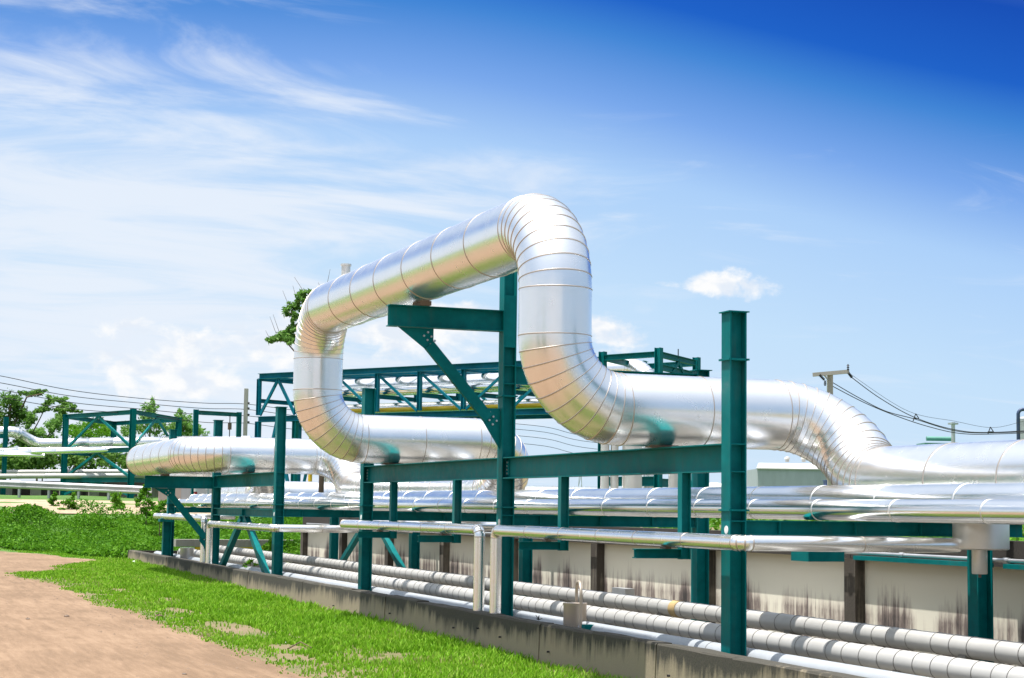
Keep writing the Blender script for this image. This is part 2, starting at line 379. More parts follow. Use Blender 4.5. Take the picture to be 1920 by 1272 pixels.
EDGE = [(5.3, -60), (5.2, 5), (5.1, 14), (5.04, 19.2), (4.94, 20.2), (4.86, 23.2), (4.74, 26.5), (4.75, 30), (4.44, 33), (4.52, 36.5), (4.5, 39.7), (3.9, 43.4), (4.0, 45.0), (4.9, 45.6), (5.3, 47), (5.5, 49), (6.3, 51.2), (7.3, 53.4), (6.9, 54.6), (6.45, 55.7), (6.2, 58), (5.7, 60), (4.6, 62.5)]
def jag(pts, amp, step):
    out = []
    for (a, b) in zip(pts[:-1], pts[1:]):
        a = np.array(a); b = np.array(b); l = np.linalg.norm(b-a); k = max(1, int(l/step)) if a[1] > 12 else 1
        for i in range(k): out.append(tuple(a+(b-a)*i/k + (rng.normal(0, amp, 2) if a[1] > 12 else 0)))
    out.append(pts[-1]); return out
je = jag(EDGE, .07, .35)
strip = MB()
def zroad(x, y): return float(gz(x, y))+.004
xl = -45.0; prev = None; ring = []
vsr = []; fsr = []
for i, (x, y) in enumerate(je):
    y2 = y
    vsr += [(x, y, zroad(5, y)), (-45.0, EDGE[0][1] + (62.5-EDGE[0][1])*i/(len(je)-1), zroad(0, EDGE[0][1] + (62.5-EDGE[0][1])*i/(len(je)-1)))]
for i in range(len(je)-1): fsr.append((2*i, 2*i+2, 2*i+3, 2*i+1))
rd = MB(); rd.add(vsr, fsr); tag(build('dirt_road', rd, 'road', origin=(0, 0, 0)), kind='structure')
# the upper dirt track crossing beyond the weed bank
fr = MB(); g_ = []
xs2 = np.arange(-60, 21, 1.5); ys2 = [71.3, 75, 77, 79, 81, 82]
for y in ys2:
    for x in xs2: g_.append((x, y, float(gz(x, y))+.03))
nn = len(xs2); fr.add(g_, [(j*nn+i, j*nn+i+1, (j+1)*nn+i+1, (j+1)*nn+i) for j in range(len(ys2)-1) for i in range(nn-1)], True)
tag(build('upper_dirt_track', fr, 'track', origin=(0, 0, 0)), kind='structure')

# ------------------------------------------------------------------ grass
def edge_x(y): return np.interp(y, [e[1] for e in je], [e[0] for e in je])
def vnoise(x, y, s, seed=0):
    r = np.random.default_rng(seed); t = r.random((64, 64)); x = x*s; y = y*s
    xi = np.floor(x).astype(int); yi = np.floor(y).astype(int); fx = x-xi; fy = y-yi; fx = fx*fx*(3-2*fx); fy = fy*fy*(3-2*fy)
    g = lambda a, b: t[a % 64, b % 64]
    return (g(xi, yi)*(1-fx)+g(xi+1, yi)*fx)*(1-fy)+(g(xi, yi+1)*(1-fx)+g(xi+1, yi+1)*fx)*fy
def blades(px, py, h, w, lean):
    n = len(px); pz = gz(px, py); a = rng.random(n)*2*np.pi; dx, dy = np.cos(a)*w/2, np.sin(a)*w/2
    la = rng.random(n)*2*np.pi; ll = rng.random(n)*lean*h
    b0 = np.stack([px-dx, py-dy, pz-.01], 1); b1 = np.stack([px+dx, py+dy, pz-.01], 1)
    m = np.stack([px+np.cos(la)*ll*.35, py+np.sin(la)*ll*.35, pz+h*.6], 1); t = np.stack([px+np.cos(la)*ll, py+np.sin(la)*ll, pz+h], 1)
    mm = np.stack([dx*.7, dy*.7, dx*0], 1)
    V = np.stack([b0, b1, m+mm, t, m-mm], 1).reshape(-1, 3); i = np.arange(n)*5
    return V, np.concatenate([np.stack([i, i+1, i+2, i+4], 1), np.stack([i+4, i+2, i+3, i+3], 1)])
def blade_tris(px, py, h, w, lean):
    V, _ = blades(px, py, h, w, lean); i = np.arange(len(px))*5
    return V, np.concatenate([np.stack([i, i+1, i+2], 1), np.stack([i, i+2, i+4], 1), np.stack([i+4, i+2, i+3], 1)])
n0 = 330000
gy = 14 + (62-14)*rng.random(n0)**1.5; gx = 2.6 + rng.random(n0)*(10.5-2.6)
ex = edge_x(gy); d = gx-ex
cl = vnoise(gx, gy, 1.1, 3)*.55+vnoise(gx, gy, 3.3, 4)*.45
dens = np.clip(d/1.2+.05, 0, 1)*.8+.25
keep = (d > -.28+cl*.3) & (rng.random(n0) < np.clip(dens*(cl*2.4-.35)+.35*np.clip((d-1.0)/1.5, 0, 1), 0, 1)) & ((gx < 8.02) | (gy > YEND+.2)) & ((gy < 50) | (d > 0))
for (bx, by, br, bl) in ((5.6, 26.3, .32, 1.6), (5.5, 30.5, .2, .8), (5.6, 23.0, .22, .5), (5.9, 33.5, .2, .9), (5.35, 21.6, .2, .6)):
    keep &= ~((((gx-bx)/br)**2+((gy-by)/bl)**2 < .6+cl) & (rng.random(n0) < .93))
gx, gy, d, cl = gx[keep], gy[keep], d[keep], cl[keep]
hh = (.028+.05*rng.random(len(gx)))*(.6+.7*np.clip(d/1.5, 0, 1))*(.6+cl*.8) * (1+.7*np.clip((gx-7.5)/.5, 0, 1)*(gx < 8.1)*rng.random(len(gx)))
V, F = blade_tris(gx, gy, hh, .010+.012*rng.random(len(gx))+.0004*gy, .8)
tag(fastmesh('grass', V, F, 'grass'), 'short bright green grass between the dirt road and the low concrete curb', kind='stuff')

def leafcloud(blobs, n, size, flat=.0, seed=1):
    """blobs: (centre, radii, weight). n leaf faces scattered through the blobs, denser toward their shells, in clumps."""
    r = np.random.default_rng(seed); w = np.array([b[2] for b in blobs], float); w /= w.sum(); out = []
    cnt = r.multinomial(n, w)
    for (c, rad, _), k in zip(blobs, cnt):
        if k == 0: continue
        nc = max(3, k//28); cd = r.normal(size=(nc, 3)); cd /= np.linalg.norm(cd, axis=1)[:, None]; cd *= (r.random(nc)**.45)[:, None]
        idx = r.integers(0, nc, k); p = cd[idx] + r.normal(0, .17, (k, 3)); out.append(np.array(c)+p*np.array(rad))
    P = np.concatenate(out); k = len(P); a = r.normal(size=(k, 3)); a[:, 2] *= (1-flat); a /= np.linalg.norm(a, axis=1)[:, None]
    b = np.cross(a, r.normal(size=(k, 3))); b /= np.linalg.norm(b, axis=1)[:, None]
    s = size*(.5+r.random(k))[:, None]
    V = np.stack([P-a*s, P+b*s*.38, P+a*s, P-b*s*.38], 1).reshape(-1, 3); i = np.arange(k)*4
    return V, np.stack([i, i+1, i+2, i+3], 1)

# weeds on the bank left of the trench
n1 = 330000
wy = 47.0+rng.random(n1)*23.5; wx = 2.6+rng.random(n1)*19
LY, LX = [53.5, 55, 58, 60.5, 63, 70], [7.7, 7.0, 6.5, 5.7, 4.2, 2.6]; lim = np.interp(wy, LY, LX)
lowz = vnoise(wx, wy, .6, 9)
ok = (wx > lim+lowz*.5) & (rng.random(n1) < .25+1.5*vnoise(wx, wy, 1.5, 35)) & ((wx < 9.4) | (wy > 55.2) | (wx > 12.3)) & ((wy > YEND+.1) | (wx > 12.3)) & (wy < 68.6+vnoise(wx, wy, .9, 12)*1.6); wx, wy, lowz = wx[ok], wy[ok], lowz[ok]
wh = (.10+.75*lowz**1.7*np.clip((wx-np.interp(wy, LY, LX))/1.2, .12, 1))
pz = gz(wx, wy)+wh*rng.random(len(wx))**.6
a = rng.normal(size=(len(wx), 3)); a /= np.linalg.norm(a, axis=1)[:, None]; b = np.cross(a, rng.normal(size=(len(wx), 3))); b /= np.linalg.norm(b, axis=1)[:, None]
P = np.stack([wx, wy, pz], 1); s = ((.025+.05*rng.random(len(wx)))*(.55+1.5*vnoise(wx, wy, .8, 33)))[:, None]
V = np.stack([P-a*s, P+b*s*.4, P+a*s, P-b*s*.4], 1).reshape(-1, 3); i = np.arange(len(wx))*4
tag(fastmesh('weeds', V, np.stack([i, i+1, i+2, i+3], 1), 'weed'), 'dense bright green weeds covering the bank beside the dirt track', kind='stuff')
# green scrub on the slope behind the wall, right
n2 = 9000; wx = 12.4+rng.random(n2)*6; wy = 12+rng.random(n2)*16; wh = .15+.35*vnoise(wx, wy, 1, 21)
P = np.stack([wx, wy, gz(wx, wy)+wh*rng.random(n2)], 1); a = rng.normal(size=(n2, 3)); a /= np.linalg.norm(a, axis=1)[:, None]; b = np.cross(a, rng.normal(size=(n2, 3))); b /= np.linalg.norm(b, axis=1)[:, None]
s = (.04+.06*rng.random(n2))[:, None]; V = np.stack([P-a*s, P+b*s*.4, P+a*s, P-b*s*.4], 1).reshape(-1, 3); i = np.arange(n2)*4
tag(fastmesh('scrub', V, np.stack([i, i+1, i+2, i+3], 1), 'weed'), 'green scrub growing behind the stained wall at right', kind='stuff')

# ------------------------------------------------------------------ curb, wall
cu = MB(); yb = [-40, -30, -20, -10, -2, 3.2, 6.4, 9.5]
joints = [11.0, 13.0, 15.3, 17.0, 18.7, 20.3, 22.0, 23.9, 25.3, 26.9, 28.9, 30.2, 32.3, 34.4, 37.0, 40.3, 43.6, 47.0, 50.2, YEND]
yb = [-40, -25, -10, 0, 4, 7.5] + joints
curb = thing('concrete_curb', (8.2, 20, zz(-1.9)), 'low weathered concrete curb wall with dark streaks along the pipe trench', 'curb')
for k, (y0, y1) in enumerate(zip(yb[:-1], yb[1:])):
    dx = rng.uniform(-.012, .012); dz = rng.uniform(-.008, .008); g = .008
    m = MB(); x0, x1 = 8.1+dx, 8.30+dx; zt = zz(-1.4)+dz; zb = float(gz(8, (y0+y1)/2))-.25
    ns = 5; c = .018
    prof = [(x0-.03, zb), (x0, zt-c), (x0+c, zt), (x1-c, zt), (x1, zt-c), (x1, zb)]; vs = []
    for y in np.linspace(y0+g/2, y1-g/2, ns):
        w = rng.normal(0, .0035)
        vs += [(px+(w if j < 3 else 0), y, pz+(rng.normal(0, .004) if 0 < j < 5 else 0)) for j, (px, pz) in enumerate(prof)]
    m.add(vs, [(q*6+j, q*6+(j+1) % 6, (q+1)*6+(j+1) % 6, (q+1)*6+j) for q in range(ns-1) for j in range(6)])
    m.add(vs[:6], [(5, 4, 3, 2, 1, 0)]); m.add(vs[-6:], [(0, 1, 2, 3, 4, 5)])
    build('curb_panel', m, 'curb', curb)
hole = MB()
for y0, y1 in zip(joints[:-1], joints[1:]):
    for t in (.25, .78):
        if y1 < 31 and rng.random() < .5: hole.lathe((8.1-.022, y0+(y1-y0)*t, zz(-1.66+rng.uniform(-.07, .07))), [(0, .0), (.010, .0), (.012, .01), (.012, .03)], 8, (-1, 0, 0))
build('tie_holes', hole, 'dark', curb); curb.children[-1]['kind'] = 'stuff'
build('end_panel', MB().box((9.6, YEND+.08, zz(-1.66)), (3.0, .15, .5)), 'curb', curb)
wall = thing('panel_wall', (12.1, 20, zz(-1.8)), 'cream precast panel wall with black mould streaks behind the trench pipes', 'wall')
py = [-12.9+4.02*i for i in range(16)]; py = [y for y in py if y < 47.6]
for y in py: 
    m = MB(); m.box((11.94, y, zz(-1.172)), (.2, .26, 1.2)); build('wall_post', m, 'post_concrete', wall)
for y0, y1 in zip(py[:-1], py[1:]):
    m = MB(); m.box((12.03, (y0+y1)/2, zz(-1.2)), (.10, y1-y0-.26, 1.26)); build('wall_panel', m, 'panel', wall)
m = MB(); vs = []
for y0, y1 in zip(py[:-1], py[1:]): m.box((11.975, (y0+y1)/2, zz(-.425)), (.24, y1-y0-.012, .285))
build('coping', m, 'coping', wall)
build('end_pier', MB().box((12.14, py[-1]+.3, zz(-1.1)), (.3, .34, 1.45)), 'pale_concrete', wall)
cul = thing('culvert_headwall', (11.6, 54.6, zz(-1.7)), 'grey concrete culvert beam with a yellow painted band beyond the trench end', 'headwall')
build('beam', MB().box((11.6, 54.6, zz(-1.2)), (3.9, .4, .22)), 'pale_concrete', cul)
build('yellow_band', MB().box((11.9, 54.5, zz(-1.41)), (3.3, .2, .18)), 'yellow', cul)
build('base', MB().box((11.6, 54.6, zz(-1.72)), (3.9, .35, .43)), 'coping', cul)

# ------------------------------------------------------------------ steel support frames
COLS = dict(A=16.03, B=22.65, C=29.5, D=36.06, E=42.64, F=48.90)
XF, XR, B_ = 8.5, 11.47, .19
ZT, ZB_, ZS = 2.03, .69, -.09            # column top, long beam top, rack beam top (eye based)
def bolts(gus, cx, cz, y, ux, uz, r=.017):
    # two rows of three along the brace direction
    px, pz = -uz, ux
    for i in (-1, 0, 1):
        for j in (-.5, .5):
            x = cx+ux*i*.075+px*j*.075; z = cz+uz*i*.075+pz*j*.075
            build('bolt', MB().lathe((x, y, zz(z)), [(0, .018), (r*.8, .018), (r, .012), (r, 0)], 6, (0, -1, 0)), 'galv', gus)
FR = {}
LAB = dict(A='teal steel pipe support frame nearest the camera, tall column with two cap plates',
           B='tallest teal steel support frame, its bracket arm carrying the raised pipe loop',
           C='teal steel support frame behind the far leg of the raised pipe loop',
           D='slender teal steel support frame between the two big pipe loops',
           E='teal steel support frame with a cantilever arm under the low flat pipe loop',
           F='teal steel support frame standing last, at the far end of the trench')
for k, y in COLS.items():
    fr = thing('pipe_support_frame', (XF, y, zz(-1.8)), LAB[k], 'steel frame', 'teal steel frames carrying the pipe rack'); FR[k] = fr
    top = 3.36 if k == 'B' else ZT
    m = MB(); m.hsec((XF, y, zz(-1.82)), (XF, y, zz(top)), (1, 0, 0), B_, B_, .015, .012)
    for zs in ([ZB_-.01, .40] if k not in 'F' else []) + [ZS-.01, -.24] + ([1.95, 1.70] if k == 'B' else []):
        m.box((XF, y-.055, zz(zs)), (B_-.034, .075, .012)); m.box((XF, y+.055, zz(zs)), (B_-.034, .075, .012))
    if k == 'B':
        m.box((XF, y-.088, zz(2.56)), (B_-.034, .012, .72)); m.box((XF, y+.088, zz(2.56)), (B_-.034, .012, .72))
    c1 = build('column', m, 'teal', fr)
    o = .022
    if k != 'B': build('cap_plate', MB().box((XF, y, zz(top)+.006), (B_+2*o, B_+2*o, .012)), 'teal', c1)
    for zc in ([1.545, .01] if k == 'A' else [1.53, .01] if k == 'B' else [.01]):
        m = MB()
        for sx in (-1, 1): m.box((XF+sx*(B_/2+o/2), y, zz(zc)), (o, B_+2*o, .02))
        for sy in (-1, 1): m.box((XF, y+sy*(B_/4+o/2+.004), zz(zc)), (B_-.034, B_/2+o-.012, .02))
        build('splice_plate', m, 'teal', c1)
    if k in 'ABCD': build('marker_plate', MB().lathe((XF-B_/2-.001, y-.02, zz(-.19)), [(0, .004), (.04, .004), (.042, 0)], 16, (-1, 0, 0)), 'white', c1); 
    m = MB(); m.hsec((XR, y, zz(-1.82)), (XR, y, zz(2.0 if k in 'B' else -.25)), (1, 0, 0), B_, B_, .015, .012); c2 = build('column', m, 'teal', fr)
    if k in 'B': build('cap_plate', MB().box((XR, y, zz(2.006)), (B_+.06, B_+.06, .012)), 'teal', c2)
    m = MB(); m.hsec((XF+B_/2, y, zz(ZS-.075)), (XR+.55 if k not in 'B' else XR-B_/2-.002, y, zz(ZS-.075)), (0, 0, 1), .15, .13, .011, .009)
    for xx in (9.0, 9.9, 10.7): m.box((xx, y, zz(ZS-.075)), (.008, .12, .126))
    build('cross_beam', m, 'teal', fr)
    if k == 'B':
        m = MB(); m.hsec((XF+B_/2, y, zz(1.825)), (XR-B_/2-.002, y, zz(1.825)), (0, 0, 1), .25, .14, .013, .01); build('top_beam', m, 'teal', fr)
    if k in 'BE':
        dz = 0 if k == 'B' else -2.05
        m = MB(); m.hsec((6.77, y, zz(2.565+dz)), (XF-B_/2, y, zz(2.565+dz)), (0, 0, 1), .29, .16, .013, .01); build('bracket_arm', m, 'teal', fr)
        G1 = [(6.92, 2.415), (7.42, 2.415), (7.42, 2.23), (7.31, 2.13)]; G2 = [(8.17, 1.36), (8.402, 1.36), (8.402, .80), (8.16, 1.17)]
        brz = [(7.36, 2.19), (8.23, 1.22)]
        if k == 'E': G1 = [(7.0, 2.415), (7.5, 2.415), (7.5, 2.30), (7.36, 2.2)]; G2 = [(8.15, 1.36), (8.402, 1.36), (8.402, .80), (8.12, 1.17)]; brz = [(7.4, 2.25), (8.25, 1.25)]
        yy = y-.0
        for gi, G in enumerate((G1, G2)):
            gp = build('gusset_plate', MB().prism([(x, yy, zz(z+dz)) for x, z in G], (0, .016, 0)), 'teal', fr)
            p = Vector((brz[1][0]-brz[0][0], brz[1][1]-brz[0][1])).normalized()
            cx, cz = (7.36, 2.28) if gi == 0 else (8.27, 1.22)
            bolts(gp, cx, cz+dz, yy-.008, p.x, p.y)
        m = MB(); m.bar((brz[0][0], yy-.0, zz(brz[0][1]+dz)), (brz[1][0], yy-.0, zz(brz[1][1]+dz)), .07, .15, (0, 0, 1)); build('brace', m, 'teal', fr)
    if k == 'F':
        m = MB(); m.hsec((XF-.13, y-.24, zz(-1.82)), (XF-.13, y-.24, zz(-.50)), (1, 0, 0), .22, .2); m.box((XF-.17, y-.24, zz(-.46)), (.36, .3, .07)); build('stub_post', m, 'teal', fr)
# long beams between frames, with the hangers of the small pipe
def long_beam(y0, y1, label, hangers):
    t = thing('long_beam', (XF, (y0+y1)/2, zz(.40)), label, 'steel beam', 'teal beams running along the trench')
    m = MB(); m.hsec((XF, y0+.012, zz(.545)), (XF, y1-.012, zz(.545)), (0, 0, 1), .29, .17, .014, .01); build('beam', m, 'teal', t)
    for sy, yy in ((1, y0+.05), (-1, y1-.05)):
        m = MB(); m.box((XF-.014, yy+sy*.05, zz(.545)), (.012, .10, .2)); pl = build('end_plate', m, 'teal', t)
        for q in range(4): build('bolt', MB().lathe((XF-.02, yy+sy*.05, zz(.47+q*.05)), [(0, .016), (.013, .014), (.013, 0)], 6, (-1, 0, 0)), 'galv', pl)
    for hy in hangers:
        m = MB(); m.hsec((XF-.03, hy, zz(.40)), (XF-.03, hy, zz(-.52)), (1, 0, 0), .11, .10, .010, .010); h = build('hanger', m, 'teal', t)
        m = MB(); m.hsec((XF-.085, hy, zz(-.46)), (XF-.62, hy, zz(-.46)), (0, 0, 1), .10, .09, .010, .010); build('bracket', m, 'teal', h)
        build('shoe', MB().box((8.25, hy, zz(-.397)), (.07, .14, .022)), 'brown', h)
cb = B_/2
long_beam(COLS['A']+cb-.08, COLS['B']-cb+.08, 'teal beam with two hangers between the nearest and the tallest columns', (17.1, 20.5))
long_beam(COLS['B']+cb-.08, COLS['C']-cb+.08, 'teal beam with two hangers under the far leg of the raised loop', (24.6, 27.8))
t = thing('long_beam', (XF, 39.35, zz(.40)), 'teal beam under the low flat loop, above an inverted V brace', 'steel beam', 'teal beams running along the trench')
m = MB(); m.hsec((XF, COLS['D']+.1, zz(.545)), (XF, COLS['E']-.1, zz(.545)), (0, 0, 1), .29, .17, .014, .01); build('beam', m, 'teal', t)
m = MB(); m.hsec((XF, COLS['D']+.1, zz(ZS-.085)), (XF, COLS['E']-.1, zz(ZS-.085)), (0, 0, 1), .17, .15, .012, .01); m.box((XF-.02, 39.35, zz(ZS-.085)), (.10, .012, .14)); build('tie_beam', m, 'teal', t)
for ye in (COLS['E']-.35, COLS['D']+.35):
    build('brace', MB().bar((XF, 39.35+(.2 if ye > 39 else -.2), zz(-.30)), (XF, ye, zz(-1.78)), .14, .12, (1, 0, 0)), 'teal', t)
m = MB(); m.box((XF, 39.35, zz(-.33)), (.016, .9, .16)); build('gusset_plate', m, 'teal', t)
t = thing('rear_brace', (XR, 39.35, zz(-1.8)), 'teal inverted V brace in front of the cream wall', 'steel brace')
for ye in (COLS['E']-.5, COLS['D']+.5): build('brace_bar', MB().bar((XR, 39.35+(.3 if ye > 39 else -.3), zz(-.30)), (XR, ye, zz(-1.5)), .12, .12, (1, 0, 0)), 'teal', t)
m = MB(); m.hsec((XR, COLS['D']+.1, zz(ZS-.085)), (XR, COLS['E']-.1, zz(ZS-.085)), (0, 0, 1), .15, .13); build('tie_beam', m, 'teal', t)

# ------------------------------------------------------------------ the big looped pipe
r3 = .40; X3 = 10.7; ZR = .33; ZL = 1.10; ZTOP = 3.16; XL = 7.2
YN, YF_ = 17.72, 28.0; Y2N, Y2F = 38.9, 46.6; dd = .77
P3 = [(X3, -25, ZR), (X3, YN-dd, ZR), (X3, YN, ZL), (XL, YN, ZL), (XL, YN, ZTOP), (XL, YF_, ZTOP), (XL, YF_, ZL), (X3, YF_, ZL), (X3, YF_+dd, ZR),
      (X3, Y2N-dd, ZR), (X3, Y2N, ZL), (XL, Y2N, ZL), (XL, Y2F, ZL), (X3, Y2F, ZL), (X3, Y2F+dd, ZR), (X3, 53.0, ZR), (24, 53.0, ZR)]
big = thing('insulated_pipe', (X3, 20, zz(-.07)), 'largest silver clad pipe, rising in a tall loop and bending in a flat loop', 'pipe')
path = Path([(x, y, zz(z)) for x, y, z in P3], .775)
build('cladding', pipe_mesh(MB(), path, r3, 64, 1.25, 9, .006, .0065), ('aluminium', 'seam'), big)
m = MB(); m.lathe((7.2, 26.42, zz(3.45)), [(0.07, 0), (.07, .28), (.085, .28), (.085, .31), (0, .31)], 16); build('vent_stub', m, 'dull_metal', big)
for (x, y, zt) in ((XL+.05, COLS['B'], 2.71), (XF, YN, .69), (XF, YF_, .69), (XF, Y2N, .69), (XL+.05, COLS['E'], .66)):
    m = MB(); dirx = y in (YN, YF_, Y2N)
    m.box((x, y, zz(zt)+.03), (.34 if dirx else .16, .16 if dirx else .34, .06)); m.box((x, y, zz(zt)+.08), (.30 if dirx else .10, .10 if dirx else .30, .06))
    build('pipe_shoe', m, 'brown', big)
pot = build('drip_pot', MB().lathe((11.0, 15.35, zz(-.36)), [(0, 0), (.27, 0), (.285, .012), (.285, .5), (.27, .53)], 32), 'dull_metal', big)
build('drain_neck', MB().lathe((10.98, 15.35, zz(-.61)), [(0, 0), (.075, 0), (.08, .008), (.08, .25)], 20), 'dull_metal', pot)
build('drain_tip', MB().lathe((10.98, 15.35, zz(-.645)), [(0, 0), (.016, 0), (.016, .04)], 8), 'brown', pot)

# rack pipes in front of it
def rackpipe(x, r, yend, label, mat='bright_pipe', step=1.35):
    t = thing('rack_pipe', (x, 20, zz(ZS)), label, 'pipe')
    p = Path([(x, -25, zz(ZS+.008+r)), (x, yend, zz(ZS+.008+r)), (24, yend, zz(ZS+.008+r))], r*2.2)
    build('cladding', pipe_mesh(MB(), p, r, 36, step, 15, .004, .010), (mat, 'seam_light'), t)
    for i, y in enumerate(list(COLS.values())):
        m = MB(); m.box((x+.02, y-.10, zz(ZS)-.008), (.05, .10, .016)); build('clamp', m, 'teal', t)
    return t
rackpipe(9.9, .185, 53.3, 'shiny silver rack pipe lying between the slim front pipe and the largest pipe')
rackpipe(9.38, .107, 54.0, 'slim bright silver rack pipe at the front edge of the rack')

# ------------------------------------------------------------------ small pipes in front
def small_pipe(pts, rad, r, label, mat='aluminium', step=1.1, bead=.003, name='condensate_pipe', group='small clad pipes in front of the columns', n=24):
    p = Path([(x, y, zz(z)) for x, y, z in pts], rad)
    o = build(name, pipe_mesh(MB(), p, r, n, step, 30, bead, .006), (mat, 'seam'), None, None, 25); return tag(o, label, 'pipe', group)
rs = .077; XS = 8.25; zs_ = -.30
small_pipe([(XS, 22.32, -1.80), (XS, 22.32, zs_), (XS, 15.40, zs_-.01), (10.75, 15.40, zs_-.02)], .10, rs, 'small silver pipe from the right riser to the drip pot at right')
small_pipe([(XS, 22.98, -1.80), (XS, 22.98, zs_), (XS, 30.1, zs_-.02), (11.2, 30.1, zs_-.03)], .10, rs, 'small silver pipe running left from the left riser of the middle pair')
small_pipe([(XS, 42.05, -1.80), (XS, 42.05, -.47), (XS, 35.4, -.47), (11.2, 35.4, -.48)], .10, rs, 'small silver pipe rising in front of the low loop arm, bending right')
small_pipe([(XS, 42.75, -1.80), (XS, 42.75, -.35), (XS, 49.9, -.35), (10.5, 49.9, -.35)], .10, rs, 'small silver pipe reaching left over the last post of the trench')

def trench(x, zc, r, label, mat, step, bead, yend, cap=False):
    t = thing('trench_pipe', (x, 20, zz(zc-r)), label, 'pipe', 'low pipes lying in the concrete trench')
    p = Path([(x, -25, zz(zc)), (x, yend, zz(zc)), (x, yend, zz(-2.0))], r*2)
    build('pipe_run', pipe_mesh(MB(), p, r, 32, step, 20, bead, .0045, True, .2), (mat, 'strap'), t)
    for y in np.arange(-20, yend, 3.3): build('saddle', MB().box((x, y+1.2, zz((zc-r*.75-1.82)/2)), (.16, .12, abs(zc-r*.75+1.82))), 'floor_concrete', t)
    return t
trench(8.70, -1.493, .11, 'smooth pale grey trench pipe next to the concrete curb', 'trench_smooth', 5.9, .004, 52.3)
trench(9.30, -1.374, .108, 'grey banded trench pipe in the middle of the three', 'trench_pipe', .30, .005, 51.6)
t = trench(10.02, -1.248, .101, 'grey banded trench pipe nearest the cream wall', 'trench_pipe', .34, .005, 50.9)
m = MB(); m.tube((10.02, 20.3, zz(-1.248)), (10.02, 20.48, zz(-1.248)), .109, n=32); cw = build('worn_band', m, paint('ochre_wear', (.38, .27, .12), .2, .7), t)
# thin pipe on the wall with its shelf
t = thing('service_pipe', (11.75, 20, zz(-.52)), 'thin galvanised pipe with couplings fixed along the cream wall', 'pipe')
m = MB(); m.tube((11.75, -10, zz(-.49)), (11.75, 46.5, zz(-.49)), .022, n=12)
build('tube_run', m, 'galv', t)
for y in (12.4, 14.1, 15.9, 17.9, 19.2, 23, 27, 31, 35, 39, 43): build('coupling', MB().tube((11.75, y, zz(-.49)), (11.75, y+.09, zz(-.49)), .031, n=12), 'galv', t)
build('valve', MB().lathe((11.75, 14.55, zz(-.55)), [(0, 0), (.04, .01), (.05, .06), (.035, .11), (0, .12)], 12), 'dark', t)
for y0, y1 in ((9, 15.9), (16.2, 18.9)):
    build('shelf_angle', MB().box((11.72, (y0+y1)/2, zz(-.55)), (.10, y1-y0, .05)), 'teal', t)
t = tag(build('pipe_bracket', MB().box((11.2, 18.95, zz(-.53)), (.5, .42, .13)), 'teal'), 'short teal bracket box under the small pipe by the wall post', 'bracket')

# pots behind the curb
t = thing('drain_pot', (8.62, 20.45, zz(-1.8)), 'weathered steel drain pot with a gooseneck vent behind the curb', 'drain pot')
build('pot_body', MB().lathe((8.62, 20.45, zz(-1.8)), [(0, 0), (.145, 0), (.145, .60), (.152, .62), (.152, .635), (0, .64)], 28), 'tan_metal', t)
gp = Path([(8.66, 20.50, zz(-1.2)), (8.66, 20.50, zz(-.90)), (8.56, 20.12, zz(-.90)), (8.56, 20.12, zz(-1.72))], .16)
build('gooseneck', pipe_mesh(MB(), gp, .019, 10, 0, 0), 'tan_metal', t)
build('base_bracket', MB().box((8.6, 19.95, zz(-1.46)), (.16, .10, .12)), 'teal', t)
t = tag(build('drain_pot', MB().lathe((8.62, 46.9, zz(-1.8)), [(0, 0), (.18, 0), (.18, .60), (.19, .62), (.19, .645), (0, .65)], 24), 'dull_metal'), 'plain open drain pot beside the last post of the trench', 'drain pot')
tag(build('junction_box', MB().box((11.5, 25.35, zz(-1.30)), (.16, .5, .16)), 'galv'), 'small grey junction box low on the cream wall', 'box')

# ------------------------------------------------------------------ background: pipe bridge
D1, D0 = 66.0, 78.6
def bp(px, py):                                     # points on the bridge's near face
    # depth follows the straight line between both ends in plan
    a = at(485, 900, D0); b = at(1235, 900, D1); n = Vector(((b-a).y, -(b-a).x, 0)); v = ray(px, py); tt = (a-CAM).dot(n)/v.dot(n); return CAM+v*tt
br = thing('pipe_bridge', bp(700, 780), 'long blue-teal truss bridge carrying silver pipes behind the raised loop', 'pipe bridge')
zt = bp(1160, 668).z; zb = bp(963, 779).z
a0 = bp(485, 760); b0 = bp(1235, 760); ux = (b0-a0); ux.z = 0; Lb = ux.length; ux.normalize(); nv = Vector((-ux.y, ux.x, 0)); nv = nv if nv.dot(FW) > 0 else -nv
WB = 2.6
def BP(s, w, z): return Vector((a0.x, a0.y, 0))+ux*s+nv*w+Vector((0, 0, z))
for w, nm in ((0, 'near'), (WB, 'far')):
    for z in (zt-.12, zb+.12):
        m = MB(); m.hsec(BP(0, w, z), BP(Lb-2.2, w, z), (0, 0, 1), .24, .22, .02, .02); build('chord', m, 'teal_far', br)
nb = 9; dl = Lb/nb
for i in range(nb):
    for w in (0, WB):
        m = MB(); m.hsec(BP(i*dl, w, zb+.3), BP(i*dl, w, zt-.24), ux, .17, .16, .02, .02); build('upright', m, 'teal_far', br)
    m = MB(); m.hsec(BP(i*dl, .1, zt-.22), BP(i*dl, WB-.1, zt-.22), (0, 0, 1), .2, .16, .02, .02); build('cross_bar', m, 'teal_far', br)
    m = MB(); m.hsec(BP(i*dl, .1, zb+.95), BP(i*dl, WB-.1, zb+.95), (0, 0, 1), .18, .14, .02, .02); build('pipe_rest', m, 'teal_far', br)
